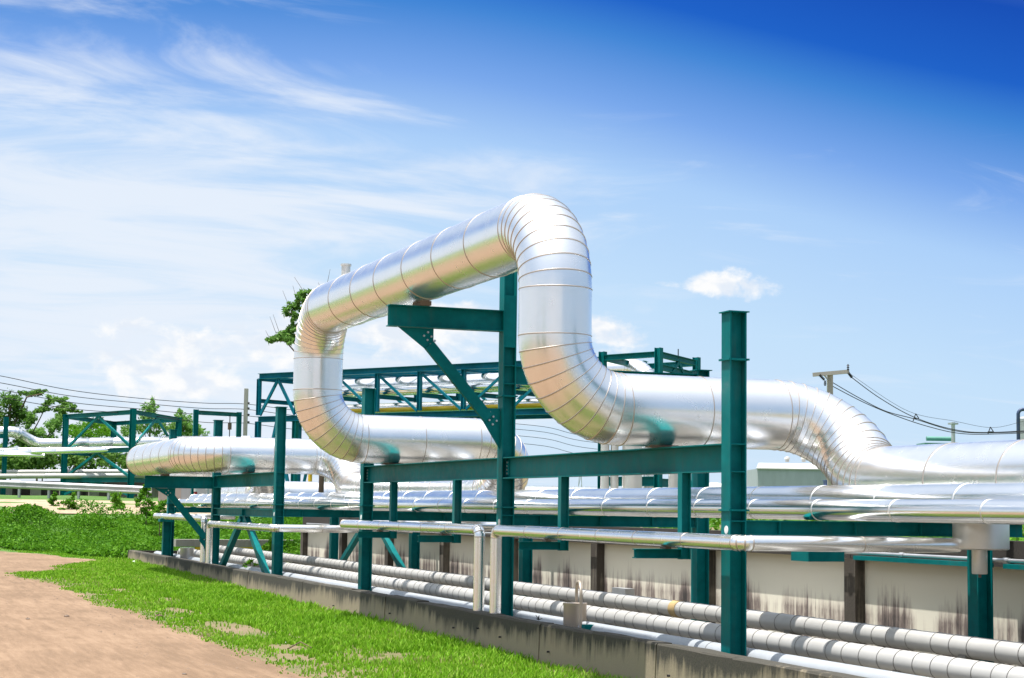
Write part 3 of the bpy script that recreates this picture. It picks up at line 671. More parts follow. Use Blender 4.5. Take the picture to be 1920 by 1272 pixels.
for i in range(nb-1):
    for w in (0, WB):
        up = (i % 2 == 0) if i > 2 else False
        if i == 0:
            s0, s1, s2 = 0, dl*.5, dl; build('diagonal', MB().bar(BP(s0+.1, w, zb+.3), BP(s1, w, zt-.3), .08, .13), 'teal_far', br); build('diagonal', MB().bar(BP(s1, w, zt-.3), BP(s2-.1, w, zb+.3), .08, .13), 'teal_far', br)
        else:
            z0, z1 = (zb+.3, zt-.35) if (i >= 5) else (zt-.35, zb+.3)
            build('diagonal', MB().bar(BP(i*dl+.12, w, z0), BP((i+1)*dl-.12, w, z1), .06, .11), 'teal_far', br)
    build('wind_brace', MB().bar(BP(i*dl, .1, zt-.2), BP((i+1)*dl, WB-.1, zt-.2), .08, .08), 'teal_far', br)
g0 = float(gz(a0.x, a0.y))
for s in (0, 2.3):
    for w in (0, WB):
        m = MB(); m.hsec(BP(s, w, g0-.2), BP(s, w, zb+.02), ux, .22, .2, .02, .02); build('tower_leg', m, 'teal_far' if s == 0 else 'teal', br)
for w in (0, WB):
    z1 = bp(487, 788).z; m = MB(); m.hsec(BP(.1, w, z1), BP(2.2, w, z1), (0, 0, 1), .2, .16, .02, .02); build('tower_beam', m, 'teal_far', br)
    build('diagonal', MB().bar(BP(.15, w, g0+.1), BP(1.15, w, z1-.1), .08, .12), 'teal_far', br); build('diagonal', MB().bar(BP(1.15, w, z1-.1), BP(2.2, w, g0+.1), .1, .14), 'teal_far', br)
def bridge_pipe(s0, s1, w, z, r, label, mat='bright_pipe', drop=None):
    pts = [BP(s0, w, z), BP(s1, w, z)]
    if drop is not None: pts = [BP(s0, w, drop)]+pts
    o = build('bridge_pipe', pipe_mesh(MB(), Path(pts, r*2.2), r, 20, 1.6, 15, .012, .03), mat); tag(o, label, 'pipe', 'pipes carried by the truss bridge')
zm = zb+1.07
bridge_pipe(3.1, Lb-1, WB*.55, zm+.40, .40, 'thick silver pipe on the upper shelf of the truss bridge', 'aluminium', g0)
bridge_pipe(2.0, Lb-1, WB*.18, zm+.16, .16, 'thin silver pipe along the front of the bridge upper shelf')
bridge_pipe(3.3, Lb-1, WB*.45, zb+.30+.22, .22, 'silver pipe low between the truss uprights of the bridge', 'aluminium', g0)
bridge_pipe(2.9, Lb-1, WB*.15, zb+.30+.10, .09, 'yellow pipe along the bottom chord of the truss bridge', 'yellow', g0)

# near tower of the bridge, greener
tw = thing('pipe_tower', at(1235, 915, 55), 'greener teal open tower frame at the right end of the pipe bridge', 'steel tower')
DT = 55.0
pA = at(1130, 700, DT*1.03); pB = at(1235, 700, DT); pC = at(1306, 700, DT*1.06); pD = pA+(pC-pB)
tz = at(1235, 652, DT).z; gt = float(gz(pB.x, pB.y))
for p in (pA, pB, pC, pD):
    m = MB(); m.hsec((p.x, p.y, gt-.3), (p.x, p.y, tz), ux, .2, .2, .02, .02); build('post', m, 'teal', tw)
def tbeam(p, q, z, h=.18, nm='beam'):
    d = (q-p); d.z = 0; d.normalize(); a = Vector((p.x, p.y, z))+d*.11; b = Vector((q.x, q.y, z))-d*.11
    m = MB(); m.hsec(a, b, (0, 0, 1), h, .14, .02, .015); build(nm, m, 'teal', tw)
for p, q in ((pA, pB), (pB, pC), (pC, pD), (pD, pA)):
    tbeam(p, q, tz-.2); 
tbeam(pB, pC, at(1235, 688, DT).z); tbeam(pA, pB, at(1180, 905, DT*1.05).z, .3); tbeam(pB, pC, at(1270, 906, DT).z, .26)
mid = (pB+pC)/2; zl = at(1235, 690, DT).z
for p in (pB, pC):
    build('brace', MB().bar((mid.x, mid.y, tz-.3), (p.x+(mid.x-p.x)*.35, p.y+(mid.y-p.y)*.35, zl-.5), .08, .12), 'teal', tw)
m = MB(); m.tube((mid.x, mid.y, tz-.2), (mid.x, mid.y, at(1256, 645, DT).z), .018, n=6); build('rod', m, 'dark', tw)
# pipes that climb the tower
c0 = at(1216, 800, DT*1.06); ze = at(1216, 690, DT*1.06).z
up_ = Path([(c0.x, c0.y, gt), (c0.x, c0.y, ze)] + [tuple(Vector((c0.x, c0.y, ze))-ux*4.5)], .75)
tag(build('riser_pipe', pipe_mesh(MB(), up_, .36, 24, 1.2, 10, .01, .02), 'aluminium'), 'thick silver riser pipe bending over at the top of the bridge tower', 'pipe', 'vertical pipes at the bridge tower')
for px, r, lab in ((1134, .13, 'thin white riser pipe at the left side of the bridge tower'), (1152, .12, 'thin white riser pipe left of the thick riser'), (1185, .30, 'thick grey white vertical vessel under the upper bend, at the bridge tower'), (1262, .14, 'white riser pipe at the right side of the bridge tower')):
    p = at(px, 900, DT*.97)
    tag(build('riser_pipe', pipe_mesh(MB(), Path([(p.x, p.y, gt), (p.x, p.y, tz-2.2)], .3), r, 16, 1.5, 15, .006, .02), 'dull_metal'), lab, 'pipe', 'vertical pipes at the bridge tower')

# ------------------------------------------------------------------ background left: rack over the track
DR = 92.0
rk = thing('pipe_rack_frame', at(190, 928, DR), 'square teal braced rack frame around pipes beyond the guardrail', 'steel frame')
qa = at(123, 800, DR); qb = at(249, 800, DR*.94); qc = at(335, 800, DR*1.02); qd = qa+(qc-qb)
top = at(123, 777, DR).z; gr = float(gz(qa.x, qa.y))-.1
for p in (qa, qb, qc, qd):
    d = (qb-qa).normalized(); m = MB(); m.hsec((p.x, p.y, gr), (p.x, p.y, top if p is not qb else top+.05), (d.x, d.y, 0), .24, .24, .02, .02); build('post', m, 'teal', rk)
def rb(p, q, z, h=.22, nm='beam'):
    d = q-p; d.z = 0; d.normalize(); a = Vector((p.x, p.y, z))+d*.13; b = Vector((q.x, q.y, z))-d*.13; m = MB(); m.hsec(a, b, (0, 0, 1), h, .16, .02, .015); build(nm, m, 'teal', rk)
def rbr(p, q, zt_, zb2):
    mid = (p+q)/2; d = (q-p); d.z = 0; d.normalize()
    for e, sg in ((p, 1), (q, -1)): build('brace', MB().bar((mid.x, mid.y, zt_), (e.x+d.x*.15*sg, e.y+d.y*.15*sg, zb2), .08, .13), 'teal', rk)
zA, zB2, zC = top-.12, at(123, 848, DR).z, at(123, 901, DR).z
for p, q in ((qa, qb), (qb, qc), (qc, qd), (qd, qa)):
    rb(p, q, zA); rb(p, q, zB2); rb(p, q, zC)
for p, q in ((qa, qb), (qb, qc)):
    rbr(p, q, zA-.1, zB2+.15); rbr(p, q, zB2-.1, zC+.15); rbr(p, q, zC-.1, gr+.2)
lp = thing('end_post', at(11, 930, DR*1.0), 'lone teal steel post standing at the left edge beyond the guardrail', 'steel post')
p = at(11, 800, DR); m = MB(); m.hsec((p.x, p.y, gr), (p.x, p.y, at(11, 782, DR).z), (1, 0, 0), .24, .24, .02, .02); build('post_shaft', m, 'teal', lp)
q = at(-60, 818, DR); m = MB(); m.hsec((p.x-.12, p.y, at(5, 818, DR).z), (q.x, q.y, q.z), (0, 0, 1), .24, .2, .02, .02); build('bracket_arm', m, 'teal', lp)
# rack pipes passing through, with a raised bend
def far_pipe(pts, r, label, mat='aluminium', rad=None, step=1.6, name='far_pipe'):
    o = build(name, pipe_mesh(MB(), Path([tuple(p) for p in pts], rad or r*2.2), r, 20, step, 15, .008, .03), mat); tag(o, label, 'pipe', 'silver pipes passing through the far rack frame'); return o
d1, d2 = DR+2.0, DR*.97
far_pipe([at(-120, 810, d1-2), at(28, 810, d1-1), at(70, 833, d1), at(360, 829, d2+.3), at(470, 828, d2)], .29, 'thick silver pipe with a raised bend through the far rack frame')
far_pipe([at(-120, 846, d1-1.2), at(470, 839, d2-1)], .12, 'thin silver pipe just below the thick one in the far rack frame')
far_pipe([at(-120, 853, d1-1.8), at(250, 843, d2-1.4), at(470, 842, d2-2)], .12, 'thin silver pipe lying lowest on the middle beam of the far rack frame')
far_pipe([at(-120, 852, d1-4), at(40, 853, d1-4), at(84, 855, d1-4)], .09, 'short thin silver pipe beside the lone left post')
far_pipe([at(-120, 887, d1), at(470, 884, d2)], .14, 'grey pipe at the back of the lowest beam of the far rack frame', 'trench_pipe')
far_pipe([at(-120, 894, d1-1.6), at(470, 891, d2-1.5)], .13, 'grey pipe at the front of the lowest beam of the far rack frame', 'trench_pipe')
t = thing('rack_pier', at(90, 930, DR+.5), 'dark concrete pier wall under the far rack pipes', 'pier')
e0, e1 = at(-150, 905, DR+3.5), at(330, 905, DR*.97+3.5); d = (e1-e0); d.z = 0; l = d.length; d.normalize(); n_ = Vector((-d.y, d.x, 0)); cc = (e0+e1)/2
build('base_wall', MB().box((cc.x, cc.y, at(100, 917, DR+3).z), (l, .3, .8), (d, n_, Vector((0, 0, 1)))), 'coping', t)
for i in range(9):
    p = e0+d*(l*(i+.5)/9)-n_*1.2; build('pedestal', MB().box((p.x, p.y, gr+.35), (.5, .5, .75)), 'pale_concrete', t)
# small portal with a spring hanger
DP = 70.0; t = thing('portal_frame', at(405, 830, DP), 'small teal portal frame with a spring hanger above the low loop', 'steel frame')
pa, pb = at(367, 790, DP), at(448, 790, DP*1.06); zp = at(367, 768, DP).z
for p, zt_ in ((pa, zp), (pb, at(448, 773, DP*1.06).z)):
    m = MB(); m.hsec((p.x, p.y, gr-.4), (p.x, p.y, zt_), (1, 0, 0), .19, .19, .015, .015); build('post', m, 'teal', t)
m = MB(); d = (pb-pa); d.normalize(); m.hsec(Vector((pa.x, pa.y, zp-.12))+d*.1, Vector((pb.x, pb.y, at(448, 778, DP*1.06).z))-d*.1, (0, 0, 1), .17, .12, .015, .015); build('beam', m, 'teal', t)
h = at(431, 790, DP*1.045); m = MB(); m.tube((h.x, h.y, at(431, 778, DP*1.045).z), (h.x, h.y, at(431, 822, DP*1.045).z), .02, n=8); hr = build('hanger_rod', m, 'dark', t)
build('spring_can', MB().lathe((h.x, h.y, at(431, 806, DP*1.045).z), [(0, 0), (.08, 0), (.08, .27), (0, .28)], 14), 'brown', hr)
# guardrail
DG = 82.0; gl = thing('guardrail', at(140, 930, DG), 'grey steel guardrail along the far side of the upper dirt track', 'guardrail')
ga, gb_ = at(-160, 901, DG+.8), at(285, 920, DG-.8); d = (gb_-ga); l = d.length; dn = d.normalized(); nr = Vector((dn.y, -dn.x, 0)).normalized()
prof = [(z*1.15, o) for z, o in [(-.16, .0), (-.145, .03), (-.10, .06), (-.055, .06), (-.02, .0), (.02, .0), (.055, .06), (.10, .06), (.145, .03), (.16, .0)]]
m = MB(); vs = []
for e in (ga, gb_):
    for z, o in prof: vs.append(e+nr*o+Vector((0, 0, z)))
    for z, o in reversed(prof): vs.append(e+nr*(o-.006)+Vector((0, 0, z)))
k = 2*len(prof); m.add(vs, [(i, (i+1) % k, k+(i+1) % k, k+i) for i in range(k)]+[tuple(range(k)), tuple(range(2*k-1, k-1, -1))]); build('rail', m, 'galv', gl)
for i in range(8):
    p = ga+d*((i+.55)/8); m = MB(); m.hsec((p.x-nr.x*.08, p.y-nr.y*.08, float(gz(p.x, p.y))-.2), (p.x-nr.x*.08, p.y-nr.y*.08, p.z+.1), nr, .12, .10, .012, .012); build('guardrail_post', m, 'galv', gl)
# low hut and its wall
t = thing('hut', at(355, 950, 78), 'low pinkish grey hut with a ribbed side behind the last trench post', 'hut')
pz_ = at(360, 908, 78).z; e = at(362, 925, 78)
build('wall', MB().box((e.x, e.y, (pz_+gr-1)/2), (2.6, 2.4, pz_-gr+1), (RT0, FW.cross(RT0).cross(FW).normalized() if False else Vector((RT0.y*-1, RT0.x, 0)), Vector((0, 0, 1)))), 'hut', t)
build('ribbed_panel', MB().box((e.x+RT0.x*.35, e.y+RT0.y*.35, (pz_+gr-1)/2)-Vector((0, 0, 0)) if False else (e.x+RT0.x*.45+RT0.y*1.22, e.y+RT0.y*.45-RT0.x*1.22, (pz_+gr-1)/2), (1.5, .04, pz_-gr+.9), (RT0, Vector((-RT0.y, RT0.x, 0)), Vector((0, 0, 1)))), 'sheet', t)
build('roof', MB().box((e.x, e.y, pz_+.03), (2.75, 2.55, .06), (RT0, Vector((-RT0.y, RT0.x, 0)), Vector((0, 0, 1)))), 'hut', t)

# utility poles and lines
def pole(px, ytop, ybase_z, dpt, r, label, w=.2):
    t = thing('utility_pole', at(px, 960, dpt), label, 'utility pole', 'concrete utility poles'); p = at(px, ytop, dpt)
    m = MB(); m.box((p.x, p.y, (p.z+ybase_z)/2), (w, w, p.z-ybase_z), (RT0, Vector((-RT0.y, RT0.x, 0)), Vector((0, 0, 1)))); build('shaft', m, 'concrete_pole', t); return t
dl_ = 95.0; pl = pole(462, 729, gr-.5, dl_, .1, 'bare grey concrete utility pole left of the truss bridge')
for y in (758, 768, 780, 794): 
    p = at(466, y, dl_-.15); build('insulator', MB().lathe(p, [(0, 0), (.05, .02), (.07, .06), (.05, .10), (0, .12)], 8), 'dark', pl)
DPOL = 66.0; pr = pole(1556, 697, 0, DPOL, .1, 'concrete utility pole with a wooden crossarm above the right bend')
ca, cb_ = at(1524, 703, DPOL), at(1592, 697, DPOL-.4)
build('crossarm', MB().bar(ca, cb_, .12, .14), 'concrete_pole', pr)
build('arm_strut', MB().bar(at(1545, 703, DPOL-.1), at(1555, 716, DPOL-.1), .04, .05), 'galv', pr)
def insul(p0, p1, n, r, par):
    m = MB(); p0 = Vector(p0); p1 = Vector(p1)
    for i in range(n):
        a = p0+(p1-p0)*(i/n); b = p0+(p1-p0)*((i+.6)/n); m.tube(a, b, r, r*.5, 10)
    m.tube(p0, p1, r*.35, n=6); build('insulator', m, 'dark', par)
insul(at(1590, 698, DPOL-.4), at(1590, 683, DPOL-.4), 4, .06, pr); insul(at(1591, 700, DPOL-.4), at(1598, 709, DPOL-.5), 5, .06, pr)
insul(at(1537, 704, DPOL-.2), at(1546, 713, DPOL-.3), 5, .06, pr); insul(at(1547, 714, DPOL-.2), at(1547, 724, DPOL-.2), 4, .06, pr)
def wire(pts, r, label, group, n=None):
    m = MB(); P = [Vector(p) for p in pts]
    # smooth through points (Catmull-Rom)
    Q = []
    for i in range(len(P)-1):
        a, b, c, d = P[max(i-1, 0)], P[i], P[i+1], P[min(i+2, len(P)-1)]
        for k in range(8):
            t = k/8; Q.append(.5*((2*b)+(c-a)*t+(2*a-5*b+4*c-d)*t*t+(3*b-a-3*c+d)*t**3))
    Q.append(P[-1])
    for a, b in zip(Q[:-1], Q[1:]): m.tube(a, b, r, n=5, caps=False)
    return tag(build('power_line', m, 'dark'), label, 'power line', group)
gr1 = 'power lines sagging right of the crossarm pole'
wire([at(1598, 709, DPOL-.5), at(1650, 747, DPOL+.5), at(1715, 783, DPOL+2), at(1790, 806, DPOL+4), at(1860, 811, DPOL+6), at(2000, 803, DPOL+10)], .017, 'upper power line sagging right from the end of the crossarm', gr1)
wire([at(1560, 717, DPOL), at(1610, 746, DPOL+1), at(1660, 771, DPOL+2), at(1715, 786, DPOL+3), at(1790, 808, DPOL+5), at(1860, 812, DPOL+6), at(2000, 806, DPOL+10)], .017, 'middle power line sagging right from below the crossarm', gr1)
wire([at(1560, 724, DPOL), at(1620, 755, DPOL+1), at(1680, 780, DPOL+2), at(1740, 800, DPOL+3), at(1800, 813, DPOL+5), at(1870, 814, DPOL+6), at(2000, 808, DPOL+10)], .017, 'lowest power line sagging right from the pole shaft', gr1)
wire([at(1592, 700, DPOL+4), at(1700, 770, DPOL+6), at(1790, 790, DPOL+8), at(1860, 802, DPOL+9), at(1920, 790, DPOL+10), at(2000, 770, DPOL+11)], .008, 'hair-thin messenger wire above the thick sagging lines', gr1)
for px, py in ((1717, 782), (1857, 807)):
    t = build('line_spacer', MB().tube(at(px, py-6, DPOL+4), at(px-5, py+8, DPOL+4), .02, n=5).tube(at(px, py-6, DPOL+4), at(px+6, py+3, DPOL+4), .02, n=5).tube(at(px-5, py+3, DPOL+4), at(px+6, py+3, DPOL+4), .02, n=5), 'dark')
    tag(t, 'small triangular spacer clipped on the sagging lines, ' + ('nearer the crossarm pole' if px < 1800 else 'nearer the right picture edge'), 'line spacer', 'spacers on the power lines')
gr2 = 'power lines crossing the sky at left'
ord_ = ('uppermost', 'second from top', 'third from top', 'lowest')
for i, (y0, y1, y2) in enumerate(((705, 748, 758), (718, 757, 768), (731, 768, 780), (745, 778, 794))):
    wire([at(-120, y0-20, 80), at(0, y0, 82), at(130, (y0+y1)/2+5, 85), at(260, y1-1, 89), at(380, y2-2, 93), at(462, y2, 95), at(560, y2+12, 99), at(700, y2+20, 104), at(1000, y2+40, 115), at(1115, y2+62, 120), at(1400, y2+85, 130)], .017, f'{ord_[i]} of the four thin lines above the far rack frame', gr2)
# right background
t = thing('lamp_mast', at(1787, 850, 120), 'grey mast with a small platform behind the big pipe at right', 'mast')
p = at(1787, 792, 120); m = MB(); m.tube((p.x, p.y, 0), (p.x, p.y, p.z), .16, .13, 10); build('shaft', m, 'galv', t); build('platform', MB().box((p.x, p.y, p.z-.1), (.5, .5, .12)), 'galv', t)
t = thing('tank_roof_unit', at(1760, 850, 125), 'pale green rounded tank top showing over the big pipe at right', 'tank')
p = at(1762, 823, 125); ax = (RT0, Vector((-RT0.y, RT0.x, 0)), Vector((0, 0, 1)))
m = MB(); m.tube(p-RT0*.95, p+RT0*.9, .16, n=12); build('roof_drum', m, 'pale_green', t)
q = at(1759, 836, 125); build('tank_body', MB().box((q.x, q.y, q.z/2+.1), (2.5, 2.5, q.z+.1), ax), 'pale_green', t)
t = thing('process_tank', at(1925, 840, 90), 'grey process tank with a dark arched pipe at the right edge', 'tank')
p = at(1932, 800, 90); m = MB(); m.lathe((p.x, p.y, 0), [(.7, 0), (.7, at(1932, 786, 90).z), (.5, at(1932, 782, 90).z), (0, at(1932, 780, 90).z)], 24); build('tank_shell', m, 'galv', t)
p0 = at(1909, 830, 89); p1 = at(1909, 768, 89); p2 = at(1935, 768, 89)
m = pipe_mesh(MB(), Path([(p0.x, p0.y, 0), p1, p2, (p2.x, p2.y, p2.z-.5)], .25), .09, 12, 0, 0); build('arched_pipe', m, 'navy', t)
t = thing('shed', at(1500, 920, 130), 'pale grey metal shed with round roof vents under the right bend', 'shed')
def SP(px, py, d=130): return at(px, py, d)
e = SP(1512, 900); hw = 3.6; zt_ = SP(1500, 880).z; dep = 6
ctr = Vector((e.x, e.y, 0))+Vector((-RT0.y, RT0.x, 0))*dep/2
build('wall', MB().box((ctr.x, ctr.y, zt_/2), (hw*2, dep, zt_), ax), 'sheet', t)
m = MB(); zr = SP(1500, 866).z; A_ = Vector((-RT0.y, RT0.x, 0)); c3 = Vector((ctr.x, ctr.y, 0))
fr_ = [c3-RT0*(hw+.1)-A_*(dep/2+.1)+Vector((0, 0, zt_)), c3+RT0*(hw+.1)-A_*(dep/2+.1)+Vector((0, 0, zt_)), c3+RT0*(hw+.1)+A_*(dep/2)+Vector((0, 0, zr)), c3-RT0*(hw-.9)+A_*(dep/2)+Vector((0, 0, zr))]
m.prism(fr_, (0, 0, .08)); rf = build('roof', m, 'roof', t)
for px in (1476, 1507): p = SP(px, 864, 134); build('roof_vent', MB().lathe(p, [(.15, -.1), (.15, .1), (.24, .1), (.2, .25), (0, .32)], 12), 'roof', rf)
build('corner_post', MB().box((SP(1555, 890, 128).x, SP(1555, 890, 128).y, zt_/2), (.35, .35, zt_), ax), 'concrete_pole', t)
p = at(1562, 907, 118); tag(build('blue_container', MB().box((p.x, p.y, p.z/2+.1), (1.1, 1.1, p.z+.15), ax).box((p.x, p.y, p.z+.19), (1.2, 1.2, .05), ax), 'blue'), 'blue container lid beside the shed under the right bend', 'container')
p = at(1340, 912, 140); tag(build('white_dome_tank', MB().lathe((p.x, p.y, 0), [(1.2, 0), (1.2, p.z-.25), (1.0, p.z+.05), (.5, p.z+.25), (0, p.z+.3)], 24), 'white'), 'white domed tank far off, left of the nearest column', 'tank')
p = at(1345, 909, 90); 
t = thing('lattice_mast', at(1088, 915, 150), 'faint lattice mast on the horizon behind the beam', 'mast')
p = at(1088, 893, 150); m = MB()
for s_ in (-1, 1): m.bar(Vector((p.x, p.y, 0))+RT0*.4*s_, p+RT0*.08*s_, .06, .06)
for i in range(6): m.bar(Vector((p.x, p.y, p.z*i/6))-RT0*.4*(1-i/7), Vector((p.x, p.y, p.z*(i+1)/6))+RT0*.4*(1-(i+1)/7), .04, .04)
build('lattice', m, 'galv', t)
# hydrant like valves by the hut
for px, py, lab in ((367, 918, 'small red and white valve post behind the rack pipes, left one'), (389, 914, 'small white valve post behind the rack pipes, right one')):
    p = at(px, py, 62); t = thing('valve_post', (p.x, p.y, p.z-.45), lab, 'valve', 'valve posts by the hut')
    build('stem', MB().lathe((p.x, p.y, p.z-.5), [(.06, 0), (.06, .42)], 10), 'red' if px < 380 else 'galv', t); build('cap', MB().lathe((p.x, p.y, p.z-.08), [(.07, 0), (.07, .14), (.03, .2), (0, .2)], 10), 'white', t)

# ------------------------------------------------------------------ trees and bushes
def limb(m, pts, r0, r1):
    P = [Vector(p) for p in pts]
    for i in range(len(P)-1): m.tube(P[i], P[i+1], r0+(r1-r0)*i/(len(P)-1), r0+(r1-r0)*(i+1)/(len(P)-1), 8, False)
def tree(name, label, base, limbs, blobs, n, leaf, mat, cat='tree', group=None, seed=1, r0=.12):
    t = thing(name, base, label, cat, group); m = MB()
    for l in limbs: limb(m, l[0], l[1], l[2])
    build('trunk', m, 'bark', t)
    V, F = leafcloud(blobs, n, leaf, .2, seed); fastmesh('crown', V, F, mat, t, BASE[t.name]); return t
# tree behind the raised loop
DTR = 52.0; T = lambda px, py, dd=0: at(px, py, DTR+dd)
bz = T(600, 960); gb2 = float(gz(bz.x, bz.y)); base = Vector((bz.x, bz.y, gb2))
bl = []
for (px, py, rx, ry, w) in ((585, 548, 16, 7, 2), (565, 556, 14, 9, 2.5), (553, 575, 16, 10, 3), (537, 584, 14, 9, 2.2), (553, 593, 9, 9, 1.6), (600, 575, 20, 14, 2), (570, 570, 14, 10, 2), (545, 618, 9, 7, 1), (540, 630, 22, 9, 4), (520, 634, 15, 8, 2.5), (507, 640, 9, 5, 1), (547, 642, 14, 8, 2), (553, 610, 8, 14, 1.4), (580, 630, 22, 20, 2), (600, 600, 16, 20, 2)):
    c = T(px, py, rng.uniform(-.4, .4)); k = DTR/FOC; bl.append((c, (rx*k, .35, ry*k), w))
tree('tree', 'thin leafy tree poking out behind the left side of the raised loop', base,
     [([base, T(606, 800), T(602, 690), T(596, 600), T(590, 550)], .09, .03), ([T(602, 700), T(570, 674), T(553, 660), T(535, 640), T(512, 640)], .035, .01), ([T(598, 640), T(570, 610), T(555, 590), T(540, 586)], .03, .01), ([T(590, 575), T(575, 560), T(556, 552)], .025, .008)],
     bl, 4000, .07, 'leaf_pale', seed=3)
m = MB()
for a, b in (((556, 560), (549, 536)), ((548, 590), (530, 545)), ((570, 548), (552, 520)), ((520, 632), (506, 594)), ((526, 630), (512, 590)), ((508, 640), (498, 620)), ((612, 540), (619, 505)), ((602, 545), (597, 530))): m.tube(T(*a), T(*b), .008, .004, 5, False)
tr0 = [o for o in bpy.data.objects if o.name == 'tree'][0]; build('bare_twigs', m, 'twig', tr0)
# big tree at far left
DL = 98.0; T = lambda px, py, dd=0: at(px, py, DL+dd); k = DL/FOC
base = Vector((*T(-10, 900)[:2], gr-.3)); bl = []
for (px, py, rx, ry, w) in ((-20, 760, 50, 26, 6), (20, 752, 24, 16, 5), (5, 790, 38, 24, 7), (40, 775, 28, 14, 4), (50, 738, 20, 6, 2), (75, 736, 16, 6, 1.6), (92, 748, 9, 13, 2.2), (85, 765, 16, 7, 1.6), (115, 752, 14, 8, 2.4), (128, 764, 12, 9, 2.2), (112, 768, 12, 9, 2), (140, 772, 10, 5, 1), (55, 790, 18, 16, 2.5), (60, 815, 12, 9, 2), (40, 830, 26, 14, 3), (20, 870, 40, 22, 6), (118, 775, 8, 7, .8), (70, 770, 14, 6, 1.2)):
    bl.append((T(px, py, rng.uniform(-1, 1)), (rx*k, .9, ry*k), w))
tree('tree', 'large dark spreading tree at the left edge behind the far pipes', base,
     [([base, T(5, 860), T(15, 800), T(20, 760)], .22, .07), ([T(12, 820), T(35, 780), T(50, 745), T(80, 738)], .08, .02), ([T(50, 830), T(70, 795), T(85, 765), T(92, 750)], .04, .015), ([T(85, 768), T(112, 760), T(138, 770)], .025, .01), ([T(52, 820), T(51, 760)], .02, .01)],
     bl, 8500, .105, 'leaf_dark', seed=5)
# pale feathery shrubs between the far rack frame and the portal
DS = 104.0; T = lambda px, py, dd=0: at(px, py, DS+dd); k = DS/FOC
sh = [('pale feathery shrub left of the far rack frame', [(70, 812, 16, 10, 2), (100, 800, 14, 16, 3), (108, 790, 10, 14, 2), (85, 825, 22, 10, 2)]),
      ('bright green bushy shrub seen inside the far rack frame', [(145, 805, 26, 14, 4), (175, 795, 26, 12, 3), (165, 815, 40, 14, 5), (200, 808, 18, 12, 3)]),
      ('taller pale shrub behind the right post of the far rack frame', [(280, 775, 18, 20, 4), (268, 795, 26, 18, 4), (295, 800, 26, 18, 4), (285, 762, 10, 14, 1.5), (240, 805, 18, 14, 3)]),
      ('pale shrub behind the small portal frame', [(345, 790, 20, 18, 3), (340, 805, 28, 16, 4), (372, 808, 18, 12, 2), (335, 780, 8, 12, 1)])]
for i, (lab, bb) in enumerate(sh):
    cx = bb[0][0]; base = Vector((*T(cx, 900)[:2], gr-.5))
    tree('shrub', lab, base, [([base, T(cx, 850), T(bb[0][0], bb[0][1])], .07, .02)] + [([T(cx, 850), T(b[0], b[1])], .03, .01) for b in bb[1:]],
         [(T(b[0], b[1], rng.uniform(-1, 1)), (b[2]*k, 1.0, b[3]*k), b[4]) for b in bb], 3000, .09, 'leaf_pale' if i != 1 else 'weed', 'shrub', 'shrubs beyond the far rack', 20+i)
# dark hedge below the far rack pipes
t = thing('hedge', at(150, 900, 94), 'dark green hedge in the shade behind the far rack pipes', 'hedge')
V, F = leafcloud([(at(x, 862, 95+rng.uniform(-1, 1)), (1.5, .8, .75), 1) for x in range(-100, 420, 36)], 9000, .14, .2, 44); fastmesh('foliage', V, F, 'leaf_dark', t, BASE[t.name])
m = MB()
for x in range(-100, 420, 60): p = at(x, 880, 95); m.tube((p.x, p.y, gr-.3), (p.x, p.y, p.z+.3), .05, .02, 6)
build('stems', m, 'bark', t)
# taller weeds standing out of the bank
for i, (px, py, dpt, w, h, lab) in enumerate(((128, 960, 71, 18, 30, 'bushy weed clump left of the middle on the bank'), (217, 955, 72, 15, 28, 'dark reddish weed clump near the guardrail end'), (275, 950, 67, 16, 40, 'tallest weed bush beside the last trench post'), (300, 965, 63, 24, 26, 'wide weed bush against the last trench post'), (50, 965, 70, 12, 16, 'low weed tuft at the left part of the bank'), (100, 955, 72, 8, 26, 'thin upright weed left of the bushy clump'))):
    c = at(px, py, dpt); k = dpt/FOC; b = Vector((c.x, c.y, float(gz(c.x, c.y)))); 
    tp = max(h*k, .2)
    bl = [(Vector((c.x+rng.uniform(-.5, .5)*w*k, c.y+rng.uniform(-.3, .3), c.z+tp*q)), (w*k*(1.05-.6*q), w*k*.8, tp*.28), 1-.5*q) for q in (-.3, 0, .25, .5, .75, .95)]
    tree('weed_bush', lab, b, [([b, c, Vector((c.x, c.y, c.z+tp*.8))], .02, .006)], bl, 1500, .06, 'weed', 'weed', 'taller weeds on the bank', 60+i)
# weed sprouting through the trench next to the slender column
b = atX(470, 1062, 8.7); b.z = zz(-1.8)
tree('weed_bush', 'small weed growing in the trench left of the slender column', b, [([b, b+Vector((0, 0, .45)), b+Vector((.02, .05, .6))], .008, .003)], [(b+Vector((0, -.2, .5)), (.12, .2, .10), 1), (b+Vector((0, .35, .45)), (.12, .2, .12), 1), (b+Vector((0, .05, .35)), (.1, .2, .1), .6)], 90, .05, 'weed', 'weed', 'taller weeds on the bank', 71)

